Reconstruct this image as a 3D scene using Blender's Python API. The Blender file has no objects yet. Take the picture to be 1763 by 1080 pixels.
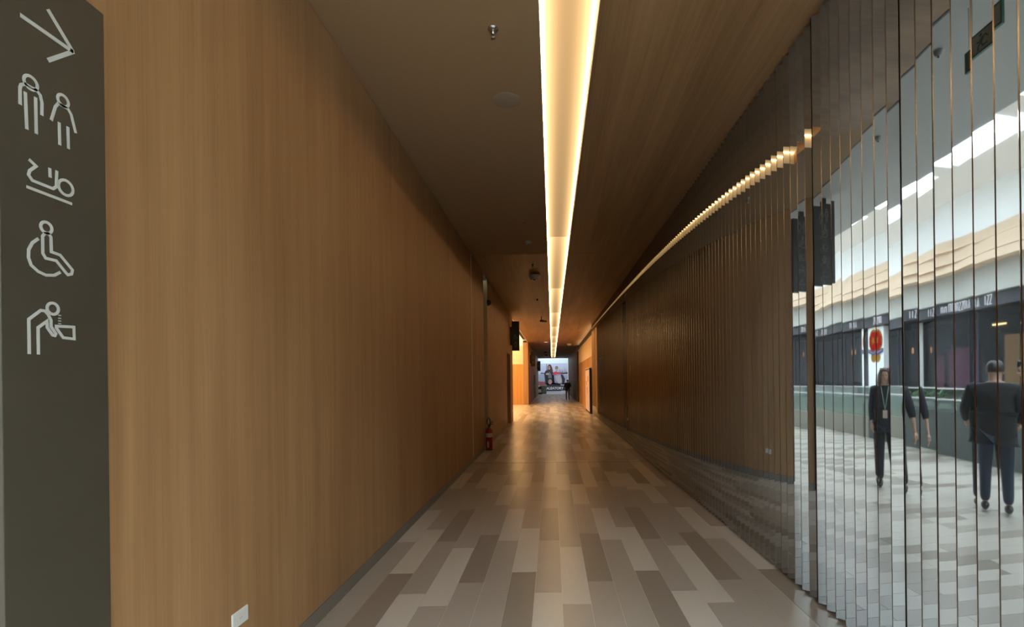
import bpy, bmesh, math, random
from mathutils import Matrix, Vector

random.seed(7)
PI = math.pi
scene = bpy.context.scene
COL = scene.collection

# ------------------------------------------------------------------ camera
EYE = 1.54
cam_data = bpy.data.cameras.new('camera')
cam_data.sensor_fit = 'HORIZONTAL'
cam_data.sensor_width = 36.0
cam_data.lens = 850.0 / 1763.0 * 36.0
cam_data.shift_x = -69.3 / 1763.0
cam_data.shift_y = 114.9 / 1763.0
cam_data.clip_start = 0.05
cam_data.clip_end = 300
cam = bpy.data.objects.new('camera', cam_data)
COL.objects.link(cam)
cam.matrix_world = (Matrix.Translation((0, 0, EYE)) @ Matrix.Rotation(PI / 2, 4, 'X')
                    @ Matrix.Rotation(-0.0124, 4, 'Z'))
scene.camera = cam

# ------------------------------------------------------------------ sky and exposure
world = bpy.data.worlds.new('sky')
scene.world = world
world.use_nodes = True
bg = world.node_tree.nodes['Background']
bg.inputs[0].default_value = (0.77, 0.92, 1.0, 1)
bg.inputs[1].default_value = 15.0

scene.view_settings.view_transform = 'Standard'
scene.view_settings.look = 'None'
scene.view_settings.gamma = 1.0
scene.view_settings.use_curve_mapping = False
scene.view_settings.exposure = 0.0
scene.cycles.max_bounces = 12
scene.cycles.diffuse_bounces = 6
scene.cycles.glossy_bounces = 6
scene.cycles.transmission_bounces = 6
scene.cycles.transparent_max_bounces = 12
scene.cycles.caustics_reflective = True
scene.cycles.caustics_refractive = False
scene.cycles.sample_clamp_indirect = 6.0
scene.cycles.use_denoising = True


def portal(name, loc, sx, sy, rot=(0, 0, 0)):
    d = bpy.data.lights.new(name, 'AREA')
    d.shape = 'RECTANGLE'
    d.size, d.size_y = sx, sy
    d.cycles.is_portal = True
    o = bpy.data.objects.new(name, d)
    o.location, o.rotation_euler = loc, rot
    COL.objects.link(o)


# ------------------------------------------------------------------ measures
XL, XR, HC = -1.518, 1.769, 3.975       # left wall, front edges of the mirror fins, ceiling
XT0, XT1 = -0.06, 0.340                 # light trough
WALL0 = 1.33                            # where the left wall starts
CEIL0 = 1.30
JOINT = 9.50
GREY = 35.7
CEND = 55.0


# ------------------------------------------------------------------ materials
def new_mat(name):
    m = bpy.data.materials.new(name)
    m.use_nodes = True
    nt = m.node_tree
    return m, nt, nt.nodes['Principled BSDF']


def plain(name, col, rough=0.5, metal=0.0, noise=0.0, scale=30.0, bump=0.0, spec=0.5):
    m, nt, b = new_mat(name)
    b.inputs['Base Color'].default_value = (*col, 1)
    b.inputs['Roughness'].default_value = rough
    b.inputs['Metallic'].default_value = metal
    b.inputs['Specular IOR Level'].default_value = spec
    if noise or bump:
        tc = nt.nodes.new('ShaderNodeTexCoord')
        n = nt.nodes.new('ShaderNodeTexNoise')
        n.inputs['Scale'].default_value = scale
        n.inputs['Detail'].default_value = 4
        nt.links.new(tc.outputs['Object'], n.inputs['Vector'])
        if noise:
            r = nt.nodes.new('ShaderNodeMapRange')
            r.inputs[3].default_value = 1 - noise
            r.inputs[4].default_value = 1 + noise
            nt.links.new(n.outputs[0], r.inputs[0])
            mx = nt.nodes.new('ShaderNodeVectorMath')
            mx.operation = 'SCALE'
            mx.inputs[0].default_value = col
            nt.links.new(r.outputs[0], mx.inputs['Scale'])
            nt.links.new(mx.outputs[0], b.inputs['Base Color'])
        if bump:
            bp = nt.nodes.new('ShaderNodeBump')
            bp.inputs['Strength'].default_value = bump
            bp.inputs['Distance'].default_value = 0.004
            nt.links.new(n.outputs[0], bp.inputs['Height'])
            nt.links.new(bp.outputs[0], b.inputs['Normal'])
    return m


def wood(name, dark, light, stretch, rough=0.5, fine=1.0):
    """veneer: broad flame bands plus fine grain, both drawn out along one axis"""
    m, nt, b = new_mat(name)
    tc = nt.nodes.new('ShaderNodeTexCoord')

    def layer(k, detail):
        mp = nt.nodes.new('ShaderNodeMapping')
        mp.inputs['Scale'].default_value = [s * k if s > 1 else s * (k ** 0.5) for s in stretch]
        n = nt.nodes.new('ShaderNodeTexNoise')
        n.inputs['Scale'].default_value = 1.0
        n.inputs['Detail'].default_value = detail
        n.inputs['Roughness'].default_value = 0.55
        nt.links.new(tc.outputs['Object'], mp.inputs[0])
        nt.links.new(mp.outputs[0], n.inputs['Vector'])
        return n
    a, c, g = layer(0.55, 3), layer(2.6, 3), layer(14 * fine, 3)
    w = nt.nodes.new('ShaderNodeMath'); w.operation = 'MULTIPLY_ADD'
    w.inputs[1].default_value = 0.55
    nt.links.new(a.outputs[0], w.inputs[0])
    w2 = nt.nodes.new('ShaderNodeMath'); w2.operation = 'MULTIPLY_ADD'
    w2.inputs[1].default_value = 0.35
    nt.links.new(c.outputs[0], w2.inputs[0])
    w3 = nt.nodes.new('ShaderNodeMath'); w3.operation = 'MULTIPLY'
    w3.inputs[1].default_value = 0.25
    nt.links.new(g.outputs[0], w3.inputs[0])
    nt.links.new(w3.outputs[0], w2.inputs[2])
    nt.links.new(w2.outputs[0], w.inputs[2])
    r = nt.nodes.new('ShaderNodeValToRGB')
    r.color_ramp.elements[0].position = 0.42
    r.color_ramp.elements[0].color = (*dark, 1)
    r.color_ramp.elements[1].position = 0.74
    r.color_ramp.elements[1].color = (*light, 1)
    nt.links.new(w.outputs[0], r.inputs[0])
    nt.links.new(r.outputs[0], b.inputs['Base Color'])
    b.inputs['Roughness'].default_value = rough
    b.inputs['Specular IOR Level'].default_value = 0.3
    return m


def glow(name, col, strength):
    m = bpy.data.materials.new(name)
    m.use_nodes = True
    nt = m.node_tree
    nt.nodes.remove(nt.nodes['Principled BSDF'])
    e = nt.nodes.new('ShaderNodeEmission')
    e.inputs[0].default_value = (*col, 1)
    e.inputs[1].default_value = strength
    nt.links.new(e.outputs[0], nt.nodes['Material Output'].inputs[0])
    return m


def diffuser_mat(name, col, lo, hi):
    """back-lit acrylic of the trough: LED rows along both long sides, fed from the near end of each length"""
    m = glow(name, col, 1)
    nt = m.node_tree
    e = [n for n in nt.nodes if n.type == 'EMISSION'][0]
    tc = nt.nodes.new('ShaderNodeTexCoord')
    sp = nt.nodes.new('ShaderNodeSeparateXYZ')
    nt.links.new(tc.outputs['Generated'], sp.inputs[0])

    def mth(op, a, b=None, c=None):
        n = nt.nodes.new('ShaderNodeMath'); n.operation = op
        for i, v in enumerate((a, b, c)):
            if v is None: continue
            if isinstance(v, (int, float)): n.inputs[i].default_value = v
            else: nt.links.new(v, n.inputs[i])
        return n.outputs[0]
    off = mth('ABSOLUTE', mth('MULTIPLY_ADD', sp.outputs[0], 2.0, -1.0))
    soft = mth('MULTIPLY', mth('POWER', off, 2.4), 2.2)
    edge = mth('POWER', off, 22.0)
    along = mth('POWER', mth('SUBTRACT', 1.0, sp.outputs[1]), 2.0)
    s = mth('ADD', mth('MULTIPLY_ADD', edge, hi, lo), soft)
    s = mth('MULTIPLY', s, mth('MULTIPLY_ADD', along, 0.55, 0.72))
    nt.links.new(s, e.inputs[1])
    return m


def glass(name, col, refl=0.12):
    m = bpy.data.materials.new(name)
    m.use_nodes = True
    nt = m.node_tree
    nt.nodes.remove(nt.nodes['Principled BSDF'])
    t = nt.nodes.new('ShaderNodeBsdfTransparent')
    t.inputs[0].default_value = (*col, 1)
    g = nt.nodes.new('ShaderNodeBsdfGlossy')
    g.inputs['Roughness'].default_value = 0.03
    mx = nt.nodes.new('ShaderNodeMixShader')
    mx.inputs[0].default_value = refl
    nt.links.new(t.outputs[0], mx.inputs[1])
    nt.links.new(g.outputs[0], mx.inputs[2])
    nt.links.new(mx.outputs[0], nt.nodes['Material Output'].inputs[0])
    return m


WARM = (1.0, 0.66, 0.30)
M = dict(
    wall=wood('oak_veneer', (0.300, 0.158, 0.068), (0.425, 0.242, 0.112), (9, 9, 0.45), 0.5),
    ceilwood=wood('ceiling_veneer', (0.20, 0.108, 0.046), (0.37, 0.215, 0.102), (7, 0.30, 7), 0.5),
    farwood=wood('honey_veneer', (0.40, 0.19, 0.055), (0.60, 0.31, 0.10), (6, 6, 0.12), 0.5),
    darkwood=wood('dark_veneer', (0.075, 0.045, 0.025), (0.15, 0.09, 0.05), (9, 9, 0.1), 0.5),
    taupe=plain('taupe_paint', (0.31, 0.195, 0.10), 0.85, noise=0.08, scale=180),
    greyceil=plain('grey_ceiling', (0.30, 0.27, 0.25), 0.8, noise=0.06, scale=60),
    cream=plain('cream_wall', (0.72, 0.58, 0.40), 0.7, noise=0.04, scale=10),
    white=plain('white_plaster', (0.86, 0.87, 0.87), 0.7, noise=0.03, scale=4),
    soffit=plain('soffit_paint', (0.42, 0.41, 0.38), 0.8, noise=0.03, scale=20),
    grout=plain('grout', (0.62, 0.57, 0.50), 0.8),
    skirting=plain('stone_skirting', (0.20, 0.18, 0.155), 0.5, noise=0.1, scale=40),
    mirror=plain('smoked_mirror', (0.345, 0.363, 0.373), 0.022, 0.96),
    brass=plain('satin_bronze', (0.66, 0.45, 0.22), 0.35, 0.5),
    brassedge=plain('polished_edge', (0.46, 0.41, 0.35), 0.24, 1.0),
    black=plain('black_paint', (0.012, 0.012, 0.012), 0.5),
    darkgap=plain('dark_backing', (0.02, 0.017, 0.015), 0.8),
    steel=plain('steel', (0.55, 0.54, 0.52), 0.3, 1.0),
    olive=plain('olive_sign_panel', (0.056, 0.046, 0.031), 0.55, noise=0.12, scale=7),
    navy=plain('slate_sign_panel', (0.032, 0.033, 0.033), 0.5),
    pict=plain('pictogram_white', (0.50, 0.50, 0.47), 0.6),
    pictdim=plain('pictogram_grey', (0.26, 0.25, 0.23), 0.6),
    plastic=plain('white_plastic', (0.75, 0.75, 0.70), 0.4),
    greyplastic=plain('grey_plastic', (0.32, 0.30, 0.28), 0.5),
    red=plain('red_enamel', (0.30, 0.008, 0.010), 0.3),
    label=plain('paper_label', (0.55, 0.52, 0.47), 0.6),
    rubber=plain('rubber', (0.015, 0.015, 0.015), 0.6),
    diffuser=diffuser_mat('lit_acrylic', (1.0, 0.61, 0.26), 0.68, 60.0),
    trough=plain('trough_paint', (0.8, 0.75, 0.66), 0.6),
)
TONES = []
for nm, c in (('pale_tile', (0.52, 0.465, 0.40)), ('mid_tile', (0.365, 0.312, 0.260)), ('dark_tile', (0.262, 0.215, 0.172))):
    TONES.append(plain(nm, c, 0.30, noise=0.06, scale=55, bump=0.03))


# ------------------------------------------------------------------ mesh helpers
def link_obj(name, me, mat=None, parent=None, loc=None):
    o = bpy.data.objects.new(name, me)
    if mat is not None and not me.materials:
        for mm in (mat if isinstance(mat, (list, tuple)) else [mat]):
            me.materials.append(mm)
    COL.objects.link(o)
    if loc is not None: o.location = loc
    if parent is not None: o.parent = parent
    return o


def tag(o, label=None, cat=None, group=None, kind=None):
    if label: o['label'] = label
    if cat: o['category'] = cat
    if group: o['group'] = group
    if kind: o['kind'] = kind
    return o


def thing(name, label, cat, loc=(0, 0, 0), rz=0.0, group=None):
    o = bpy.data.objects.new(name, None)
    o.empty_display_size = 0.1
    COL.objects.link(o)
    o.location = loc
    o.rotation_euler = (0, 0, rz)
    return tag(o, label, cat, group)


class MB:
    """collects simple solids into one mesh"""
    def __init__(s): s.v, s.f, s.sm = [], [], []

    def add(s, vs, fs, smooth=False):
        n = len(s.v)
        s.v += [tuple(p) for p in vs]
        s.f += [tuple(i + n for i in f) for f in fs]
        s.sm += [smooth] * len(fs)
        return s

    def box(s, x0, x1, y0, y1, z0, z1):
        vs = [(x, y, z) for z in (z0, z1) for y in (y0, y1) for x in (x0, x1)]
        return s.add(vs, [(0, 2, 3, 1), (4, 5, 7, 6), (0, 1, 5, 4), (2, 6, 7, 3), (0, 4, 6, 2), (1, 3, 7, 5)])

    def tube(s, path, r, n=10, caps=True):
        """swept circle; r one radius or one for each point"""
        path = [Vector(p) for p in path]
        rs = r if isinstance(r, (list, tuple)) else [r] * len(path)
        vs = []
        for i, p in enumerate(path):
            d = (path[min(i + 1, len(path) - 1)] - path[max(i - 1, 0)]).normalized()
            a = d.orthogonal().normalized() if i == 0 else (a - d * a.dot(d)).normalized()
            b = d.cross(a)
            vs += [p + (a * math.cos(t) + b * math.sin(t)) * rs[i] for t in [2 * PI * k / n for k in range(n)]]
        fs = [(i * n + k, i * n + (k + 1) % n, (i + 1) * n + (k + 1) % n, (i + 1) * n + k)
              for i in range(len(path) - 1) for k in range(n)]
        s.add(vs, fs, True)
        if caps:
            m = len(s.v) - len(vs)
            s.f += [tuple(m + k for k in reversed(range(n))), tuple(m + (len(path) - 1) * n + k for k in range(n))]
            s.sm += [False, False]
        return s

    def lathe(s, prof, c=(0, 0, 0), n=24, axis='Z'):
        vs = []
        for r, h in prof:
            for k in range(n):
                t = 2 * PI * k / n
                p = (r * math.cos(t), r * math.sin(t), h)
                if axis == 'X': p = (p[2], p[0], p[1])
                if axis == 'Y': p = (p[0], p[2], p[1])
                vs.append((c[0] + p[0], c[1] + p[1], c[2] + p[2]))
        fs = [(i * n + k, i * n + (k + 1) % n, (i + 1) * n + (k + 1) % n, (i + 1) * n + k)
              for i in range(len(prof) - 1) for k in range(n)]
        return s.add(vs, fs, True)

    def ball(s, c, rx, ry=None, rz=None, n=14, m=9):
        ry = rx if ry is None else ry
        rz = rx if rz is None else rz
        vs = [(c[0], c[1], c[2] - rz)]
        for i in range(1, m):
            a = -PI / 2 + PI * i / m
            vs += [(c[0] + rx * math.cos(a) * math.cos(2 * PI * k / n), c[1] + ry * math.cos(a) * math.sin(2 * PI * k / n),
                    c[2] + rz * math.sin(a)) for k in range(n)]
        vs.append((c[0], c[1], c[2] + rz))
        fs = [(0, 1 + (k + 1) % n, 1 + k) for k in range(n)]
        for i in range(m - 2):
            fs += [(1 + i * n + k, 1 + i * n + (k + 1) % n, 1 + (i + 1) * n + (k + 1) % n, 1 + (i + 1) * n + k) for k in range(n)]
        L = len(vs) - 1
        fs += [(L, 1 + (m - 2) * n + k, 1 + (m - 2) * n + (k + 1) % n) for k in range(n)]
        return s.add(vs, fs, True)

    def prism(s, pts, to3, depth):
        """flat outline pts (u, v) given thickness; to3(u, v, d) places it"""
        n = len(pts)
        a = [to3(u, v, 0) for u, v in pts] + [to3(u, v, depth) for u, v in pts]
        return s.add(a, [tuple(range(n)), tuple(reversed(range(n, 2 * n)))] +
                     [(i, n + i, n + (i + 1) % n, (i + 1) % n) for i in range(n)])

    def mesh(s, name):
        me = bpy.data.meshes.new(name)
        me.from_pydata(s.v, [], s.f)
        me.polygons.foreach_set('use_smooth', s.sm)
        bm = bmesh.new(); bm.from_mesh(me)
        bmesh.ops.recalc_face_normals(bm, faces=bm.faces)
        bm.to_mesh(me); bm.free()
        return me

    def build(s, name, mat, parent=None, loc=None):
        return link_obj(name, s.mesh(name), mat, parent, loc)


def bx(name, mat, x0, x1, y0, y1, z0, z1, parent=None):
    return MB().box(x0, x1, y0, y1, z0, z1).build(name, mat, parent)


def struct(o, label, cat=None):
    return tag(o, label, cat, kind='structure')


def bevel(o, w, seg=2):
    b = o.modifiers.new('bevel', 'BEVEL')
    b.width, b.segments, b.limit_method = w, seg, 'ANGLE'
    return o

# ================================================================== SETTING: corridor floor
floor = struct(bx('floor', M['grout'], -27, 11, -4.95, 62, -0.30, -0.0025),
               'tiled floor of staggered pale, mid and dark stone planks', 'floor')
PX, PY = 0.1975, 1.172
SEQ = {0: 'MMLML', 1: 'DLMMD', 2: 'LMDML', 3: 'MLMML', 4: 'MDMLD'}      # colour runs of five neighbouring rows
OFF = {0: 4.75, 1: 5.14, 2: 4.755, 3: 4.56, 4: 4.945}
tone_i = {'L': 0, 'M': 1, 'D': 2}
tiles = []
for k in range(-136, 56):
    x0 = 0.052 + PX * (k - 8)
    x1 = x0 + PX
    t = k % 5
    inside = x1 > XL + 0.02 and x0 < XR + 0.06
    for j in range(-9, 49):
        y0 = OFF[t] + PY * j
        y1 = y0 + PY
        # the corridor runs on to the far hall, the concourse lies across its mouth
        a0, a1, b0, b1 = x0, x1, max(y0, -4.9), y1
        if inside:
            a0, a1, b1 = max(a0, XL), min(a1, XR + 0.062), min(b1, 61)
        else:
            b1 = min(b1, WALL0)
        if b1 - b0 < 0.03 or a1 - a0 < 0.02: continue
        # run of colours, the row nearest the camera first
        i = j + 2 + (0 if j < 3 else 2 * (k // 5) + 3 * ((j + 2) // 5))
        ch = SEQ[t][i % 5] if j >= -2 and inside else random.choice('LLMLMLD')
        tiles.append((a0, a1, b0, b1, tone_i[ch], inside))
near = sorted([q for q in tiles if q[5] and q[3] > 2.45], key=lambda q: q[2])[:296]
near_set = set(near)
G = 0.0017
cache = {}
for (a0, a1, b0, b1, c, ins) in near:
    key = (round(a1 - a0, 3), round(b1 - b0, 3), c)
    if key not in cache:
        w, l = (a1 - a0) / 2 - G, (b1 - b0) / 2 - G
        me = MB().box(-w, w, -l, l, -0.012, 0.0).mesh('tile')
        me.materials.append(TONES[c])
        cache[key] = me
    link_obj('tile', cache[key], None, floor, ((a0 + a1) / 2, (b0 + b1) / 2, 0))
fld = bpy.data.meshes.new('tile_field')
vs, fs, ms = [], [], []
for q in tiles:
    if q in near_set: continue
    a0, a1, b0, b1, c, ins = q
    n = len(vs)
    vs += [(x, y, z) for z in (-0.012, 0.0) for y in (b0 + G, b1 - G) for x in (a0 + G, a1 - G)]
    fs += [tuple(n + i for i in f) for f in ((4, 5, 7, 6), (0, 1, 5, 4), (2, 6, 7, 3), (0, 4, 6, 2), (1, 3, 7, 5))]
    ms += [c] * 5
fld.from_pydata(vs, [], fs)
for m_ in TONES: fld.materials.append(m_)
fld.polygons.foreach_set('material_index', ms)
tag(link_obj('tile_field', fld, None, floor), 'further planks of the same tiling', kind='stuff')
bx('expansion_joint', M['rubber'], XL, XR + 0.05, 9.222, 9.236, -0.004, 0.0012, floor)

# ================================================================== left wall
AL0, AL1 = 11.03, 11.66                                   # narrow door recess
wall_left = struct(MB().box(XL - 0.32, XL - 0.03, WALL0 + 0.01, AL0, 0.0, HC + 0.1).box(XL - 0.32, XL - 0.03, AL1 + 0.012, 16.55, 0.0, HC + 0.1)
                   .box(XL - 0.40, XL - 0.32, AL0 - 0.1, AL1 + 0.1, 0.0, HC + 0.1).build('wall_left', M['darkgap']),
                   'tall left corridor wall clad in vertical-grained oak veneer', 'wall')


def panel(y0, y1, z0, z1, mat='wall', parent=wall_left, x=XL, name='veneer_panel'):
    return bx(name, M[mat], x - 0.03, x, y0, y1, z0, z1, parent)


panel(WALL0, 9.362, 0.098, HC - 0.012)
panel(9.376, AL0, 0.098, HC - 0.012)
panel(AL1 + 0.012, 16.58, 0.098, HC - 0.012)
bx('joint_strip', M['plastic'], XL - 0.03, XL + 0.006, 9.360, 9.378, 0.098, HC - 0.03, wall_left)
bx('wall_end_panel', M['wall'], XL - 0.32, XL - 0.03, WALL0 - 0.012, WALL0 + 0.01, 0.0, HC - 0.012, wall_left)
# the narrow recess, its far cheek lined in bronze mirror
bx('jamb_panel', M['brass'], XL - 0.32, XL + 0.004, AL1, AL1 + 0.012, 0.0, HC - 0.06, wall_left)
bx('recess_back', M['darkwood'], XL - 0.32, XL - 0.30, AL0, AL1, 0.0, HC - 0.06, wall_left)  # dark veneer puts the shade inside the recess into its colour
base = struct(bx('baseboard_left', M['skirting'], XL - 0.03, XL + 0.001, WALL0, AL0, 0.0, 0.095),
              'grey stone skirting flush with the left wall, before the narrow recess', 'baseboard')
struct(bx('baseboard_left_further', M['skirting'], XL - 0.03, XL + 0.001, AL1 + 0.012, 16.58, 0.0, 0.095),
       'grey stone skirting of the left wall beyond the fire extinguisher', 'baseboard')

# doorway, pillar and the hall that opens to the left
lh = struct(bx('wall_left_header', M['wall'], XL - 0.32, XL, 16.58, 17.95, 2.5, HC + 0.1),
            'veneered wall piece above the doorway under the first hanging sign', 'wall')
pl = struct(bx('wall_left_pillar', M['wall'], XL - 0.32, XL, 17.95, 19.0, 0.0, HC + 0.1),
            'veneered pillar between the doorway and the lit side hall', 'wall')
bx('corner_strip', M['steel'], XL - 0.002, XL + 0.004, 17.945, 17.975, 0.0, 2.5, pl)
HY0, HY1 = 19.0, 31.4
struct(bx('wall_hall_near', M['wall'], -9.0, XL - 0.32, HY0 - 0.2, HY0, 0.0, 4.8), 'near cross wall of the lit side hall', 'wall')
wf = struct(bx('wall_hall_far', M['darkgap'], -9.0, XL - 0.02, HY1 + 0.03, HY1 + 0.2, 0.0, 4.6),
            'end wall of the side hall, honey wood below and cream above', 'wall')
for i in range(8):
    a = XL - 0.02 - i * 0.93
    bx('wood_panel', M['farwood'], a - 0.925, a, HY1, HY1 + 0.03, 0.0, 2.58, wf)
bx('cream_panel', M['cream'], -9.0, XL - 0.02, HY1 + 0.004, HY1 + 0.03, 2.58, 3.74, wf)
bx('white_upstand', M['white'], -9.0, XL - 0.02, HY1 + 0.01, HY1 + 0.03, 3.74, 4.45, wf)
struct(bx('wall_hall_side', M['wall'], -6.2, -6.0, HY0 - 0.2, HY1 + 0.2, 0.0, 4.8), 'long side wall of the lit side hall', 'wall')
struct(bx('floor_hall', TONES[0], -9.0, XL, 16.2, HY1, -0.30, 0.0), 'pale floor of the side hall', 'floor')
struct(bx('wall_doorway_back', M['cream'], -3.4, -3.3, 16.3, 18.8, 0.0, 3.0), 'cream wall seen through the doorway', 'wall')
struct(bx('ceiling_doorway', M['white'], -3.4, XL - 0.32, 16.3, 18.8, 3.0, 3.1), 'low ceiling behind the doorway', 'ceiling')
struct(bx('wall_doorway_near', M['cream'], -3.4, XL - 0.32, 16.2, 16.3, 0.0, 3.1), 'near cheek of the doorway passage', 'wall')

# second left wall after the hall
wl2 = struct(bx('wall_left_far', M['darkgap'], XL - 0.32, XL - 0.03, HY1, CEND - 1.2, 0.0, HC + 0.1),
             'far stretch of left corridor wall in brown veneer', 'wall')
for a, b in ((HY1 - 0.001, 36.0), (36.02, 39.9), (44.6, 49.0), (49.02, CEND - 1.2)):
    panel(a, b, 0.0, HC - 0.012, 'wall', wl2)
bx('wall_end_panel', M['wall'], XL - 0.32, XL, HY1 - 0.012, HY1, 0.0, HC - 0.012, wl2)
panel(39.92, 44.58, 2.0, HC - 0.012, 'wall', wl2)
dr = struct(bx('door_1', M['darkwood'], XL - 0.03, XL - 0.012, 39.95, 44.55, 0.0, 1.98), 'dark double door set in the far left wall', 'door')
bx('door_handle', M['steel'], XL - 0.012, XL + 0.05, 42.2, 42.24, 0.9, 1.2, dr)

# ================================================================== right wall of folded mirror fins
wall_right = struct(bx('wall_right', M['darkgap'], XR + 0.075, XR + 0.30, WALL0 - 0.2, 22.05, 0.0, HC + 0.1),
                    'long right wall of narrow folded mirror fins from floor to ceiling', 'wall')
PITCH, NOSE, ALPHA = 0.1045, 0.0072, math.radians(43.0)


def fin_mesh(bow):
    n = Vector((-math.sin(ALPHA), -math.cos(ALPHA)))
    u = Vector((math.cos(ALPHA), -math.sin(ALPHA)))
    w = (PITCH - NOSE) * math.sin(ALPHA)
    z0, z1 = 0.022, HC - 0.016
    mb = MB()
    seg = 8
    pts = []
    for i in range(seg + 1):
        s = i / seg
        p = u * (w * s) + n * (bow * w / 4 * (1 - (2 * s - 1) ** 2))
        pts.append(p)
    vs = [(p.x, p.y, z) for p in pts for z in (z0, z1)]
    mb.add(vs, [(2 * i, 2 * i + 2, 2 * i + 3, 2 * i + 1) for i in range(seg)], True)
    e = pts[-1]
    mb.add([(e.x, e.y, z0), (0, -PITCH + NOSE, z0), (0, -PITCH + NOSE, z1), (e.x, e.y, z1)], [(0, 1, 2, 3)])
    mb.add([(0, NOSE, z0), (0, 0, z0), (0, 0, z1), (0, NOSE, z1)], [(0, 1, 2, 3)])
    # underside, top and back, so that the fin is a closed fold
    for z in (z0, z1):
        mb.add([(p.x, p.y, z) for p in pts] + [(0, -PITCH + NOSE, z), (0.07, -PITCH + NOSE, z), (0.07, NOSE, z), (0, NOSE, z)],
               [tuple(range(seg + 5))])
    mb.add([(0.07, -PITCH + NOSE, z0), (0.07, NOSE, z0), (0.07, NOSE, z1), (0.07, -PITCH + NOSE, z1)], [(0, 1, 2, 3)])
    me = bpy.data.meshes.new('mirror_fin')
    me.from_pydata(mb.v, [], mb.f)
    me.polygons.foreach_set('use_smooth', mb.sm)
    for mm in (M['mirror'], M['brassedge'], M['darkgap']): me.materials.append(mm)
    mi = [0] * seg + [0, 1] + [2, 2, 2]
    me.polygons.foreach_set('material_index', mi)
    return me


fins = [fin_mesh(b) for b in (0.002, 0.003, 0.0045, 0.005)]
TURN = {18: 0.3, 17: -2.5, 16: -2.6, 15: 2.3, 14: 0.1, 13: 0.0, 12: -0.15, 11: 0.15, 10: 0.0, 9: 0.1, 8: 0.0, 7: 2.8, 6: 0.4, 5: 1.25, 4: 0.1, 3: 0.0, 2: 0.1, 1: 0.0, 0: 0.0, -1: 0.0}
rng = random.Random(3)
for k in range(-5, 193):
    o = link_obj('mirror_fin', fins[3 if 9 <= k <= 14 else rng.randrange(3)], None, wall_right, (XR, 1.853 + PITCH * k, 0))
    da = TURN.get(k, rng.gauss(0, 0.14))
    o.rotation_euler.z = -math.radians(da - (0.13 if 9 <= k <= 14 else 0.10))

# far right walls
RY0, RY1 = 22.06, 34.9
wr2 = struct(bx('wall_right_niche', M['darkgap'], XR + 0.13, XR + 0.35, RY0, RY1, 0.0, HC + 0.1),
             'lit stretch of right wall, wood below and cream boards above', 'wall')
for i in range(9):
    a = RY0 + i * (RY1 - RY0) / 9
    b = a + (RY1 - RY0) / 9 - 0.015
    bx('wood_panel', M['farwood'] if i % 4 != 2 else M['wall'], XR + 0.10, XR + 0.13, a, b, 0.0, 2.66, wr2)
    bx('cream_board', M['cream'], XR + 0.10, XR + 0.13, a, b, 2.665, 3.60, wr2)
bx('cove_ledge', M['cream'], XR + 0.05, XR + 0.13, RY0, RY1, 3.55, 3.60, wr2)
bx('cove_light', glow('cove_glow', WARM, 9.0), XR + 0.07, XR + 0.115, RY0 + 0.05, RY1 - 0.05, 3.602, 3.612, wr2)
wr3 = struct(bx('wall_right_far', M['darkgap'], XR + 0.03, XR + 0.35, RY1, CEND - 0.8, 0.0, HC + 0.1),
             'far right wall of dark brown upright boards', 'wall')
nb = 38
for i in range(nb):
    a = RY1 + i * (CEND - 0.8 - RY1) / nb
    b = a + (CEND - 0.8 - RY1) / nb - 0.02
    bx('board', M['darkwood'], XR, XR + 0.03, a, b, 0.0, HC - 0.01, wr3)
bx('corner_strip', M['steel'], XR - 0.004, XR + 0.03, 43.0, 43.05, 0.0, 2.4, wr3)

# ================================================================== ceiling
ceiling = struct(bx('ceiling', M['darkgap'], XL - 0.33, XR + 0.33, CEIL0 + 0.02, CEND, HC + 0.18, HC + 0.34),
                 'dark corridor ceiling of plaster and veneer split by a long light trough', 'ceiling')


def cpanel(mat, x0, x1, y0, y1):
    bx('ceiling_panel', M[mat], x0, x1, y0, y1, HC, HC + 0.18, ceiling)


cpanel('taupe', XL - 0.3, XT0, CEIL0, JOINT - 0.006)
cpanel('ceilwood', XT1, XR + 0.3, CEIL0, JOINT - 0.006)
cpanel('ceilwood', XL - 0.02, XT0, JOINT + 0.006, 22.0)
cpanel('ceilwood', XT1, XR + 0.3, JOINT + 0.006, 22.0)
cpanel('ceilwood', XL - 0.02, XT0, 22.01, GREY)
cpanel('ceilwood', XT1, XR + 0.3, 22.01, GREY)
cpanel('greyceil', XL - 0.02, XT0, GREY + 0.01, CEND)
cpanel('greyceil', XT1, XR + 0.3, GREY + 0.01, CEND)
TY0, TY1 = 2.3, 54.3
cpanel('ceilwood', XT0, XT1, CEIL0, TY0)
cpanel('greyceil', XT0, XT1, TY1, CEND)
bx('front_edge', M['black'], XL - 0.33, XR + 0.33, CEIL0 - 0.02, CEIL0, HC - 0.004, HC + 0.34, ceiling)

# the light trough
lamp = thing('linear_ceiling_light', 'long recessed warm light trough running down the corridor ceiling', 'light', (0, TY0, HC))
seams = [TY0, 8.82] + [8.82 + 4.95 * i for i in range(1, 10)] + [TY1]
seams = [s for s in seams if s <= TY1]
for a, b in zip(seams[:-1], seams[1:]):
    if b - a < 0.2: continue
    MB().box(XT0 + 0.004, XT1 - 0.004, a - TY0 + 0.004, b - TY0 - 0.004, 0.125, 0.135).build('diffuser', M['diffuser'], lamp)
bx('trough_side', M['trough'], XT0 + 0.0005, XT0 + 0.004, 0, TY1 - TY0, 0.001, 0.17, lamp)
bx('trough_side', M['trough'], XT1 - 0.004, XT1 - 0.0005, 0, TY1 - TY0, 0.001, 0.17, lamp)

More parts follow.
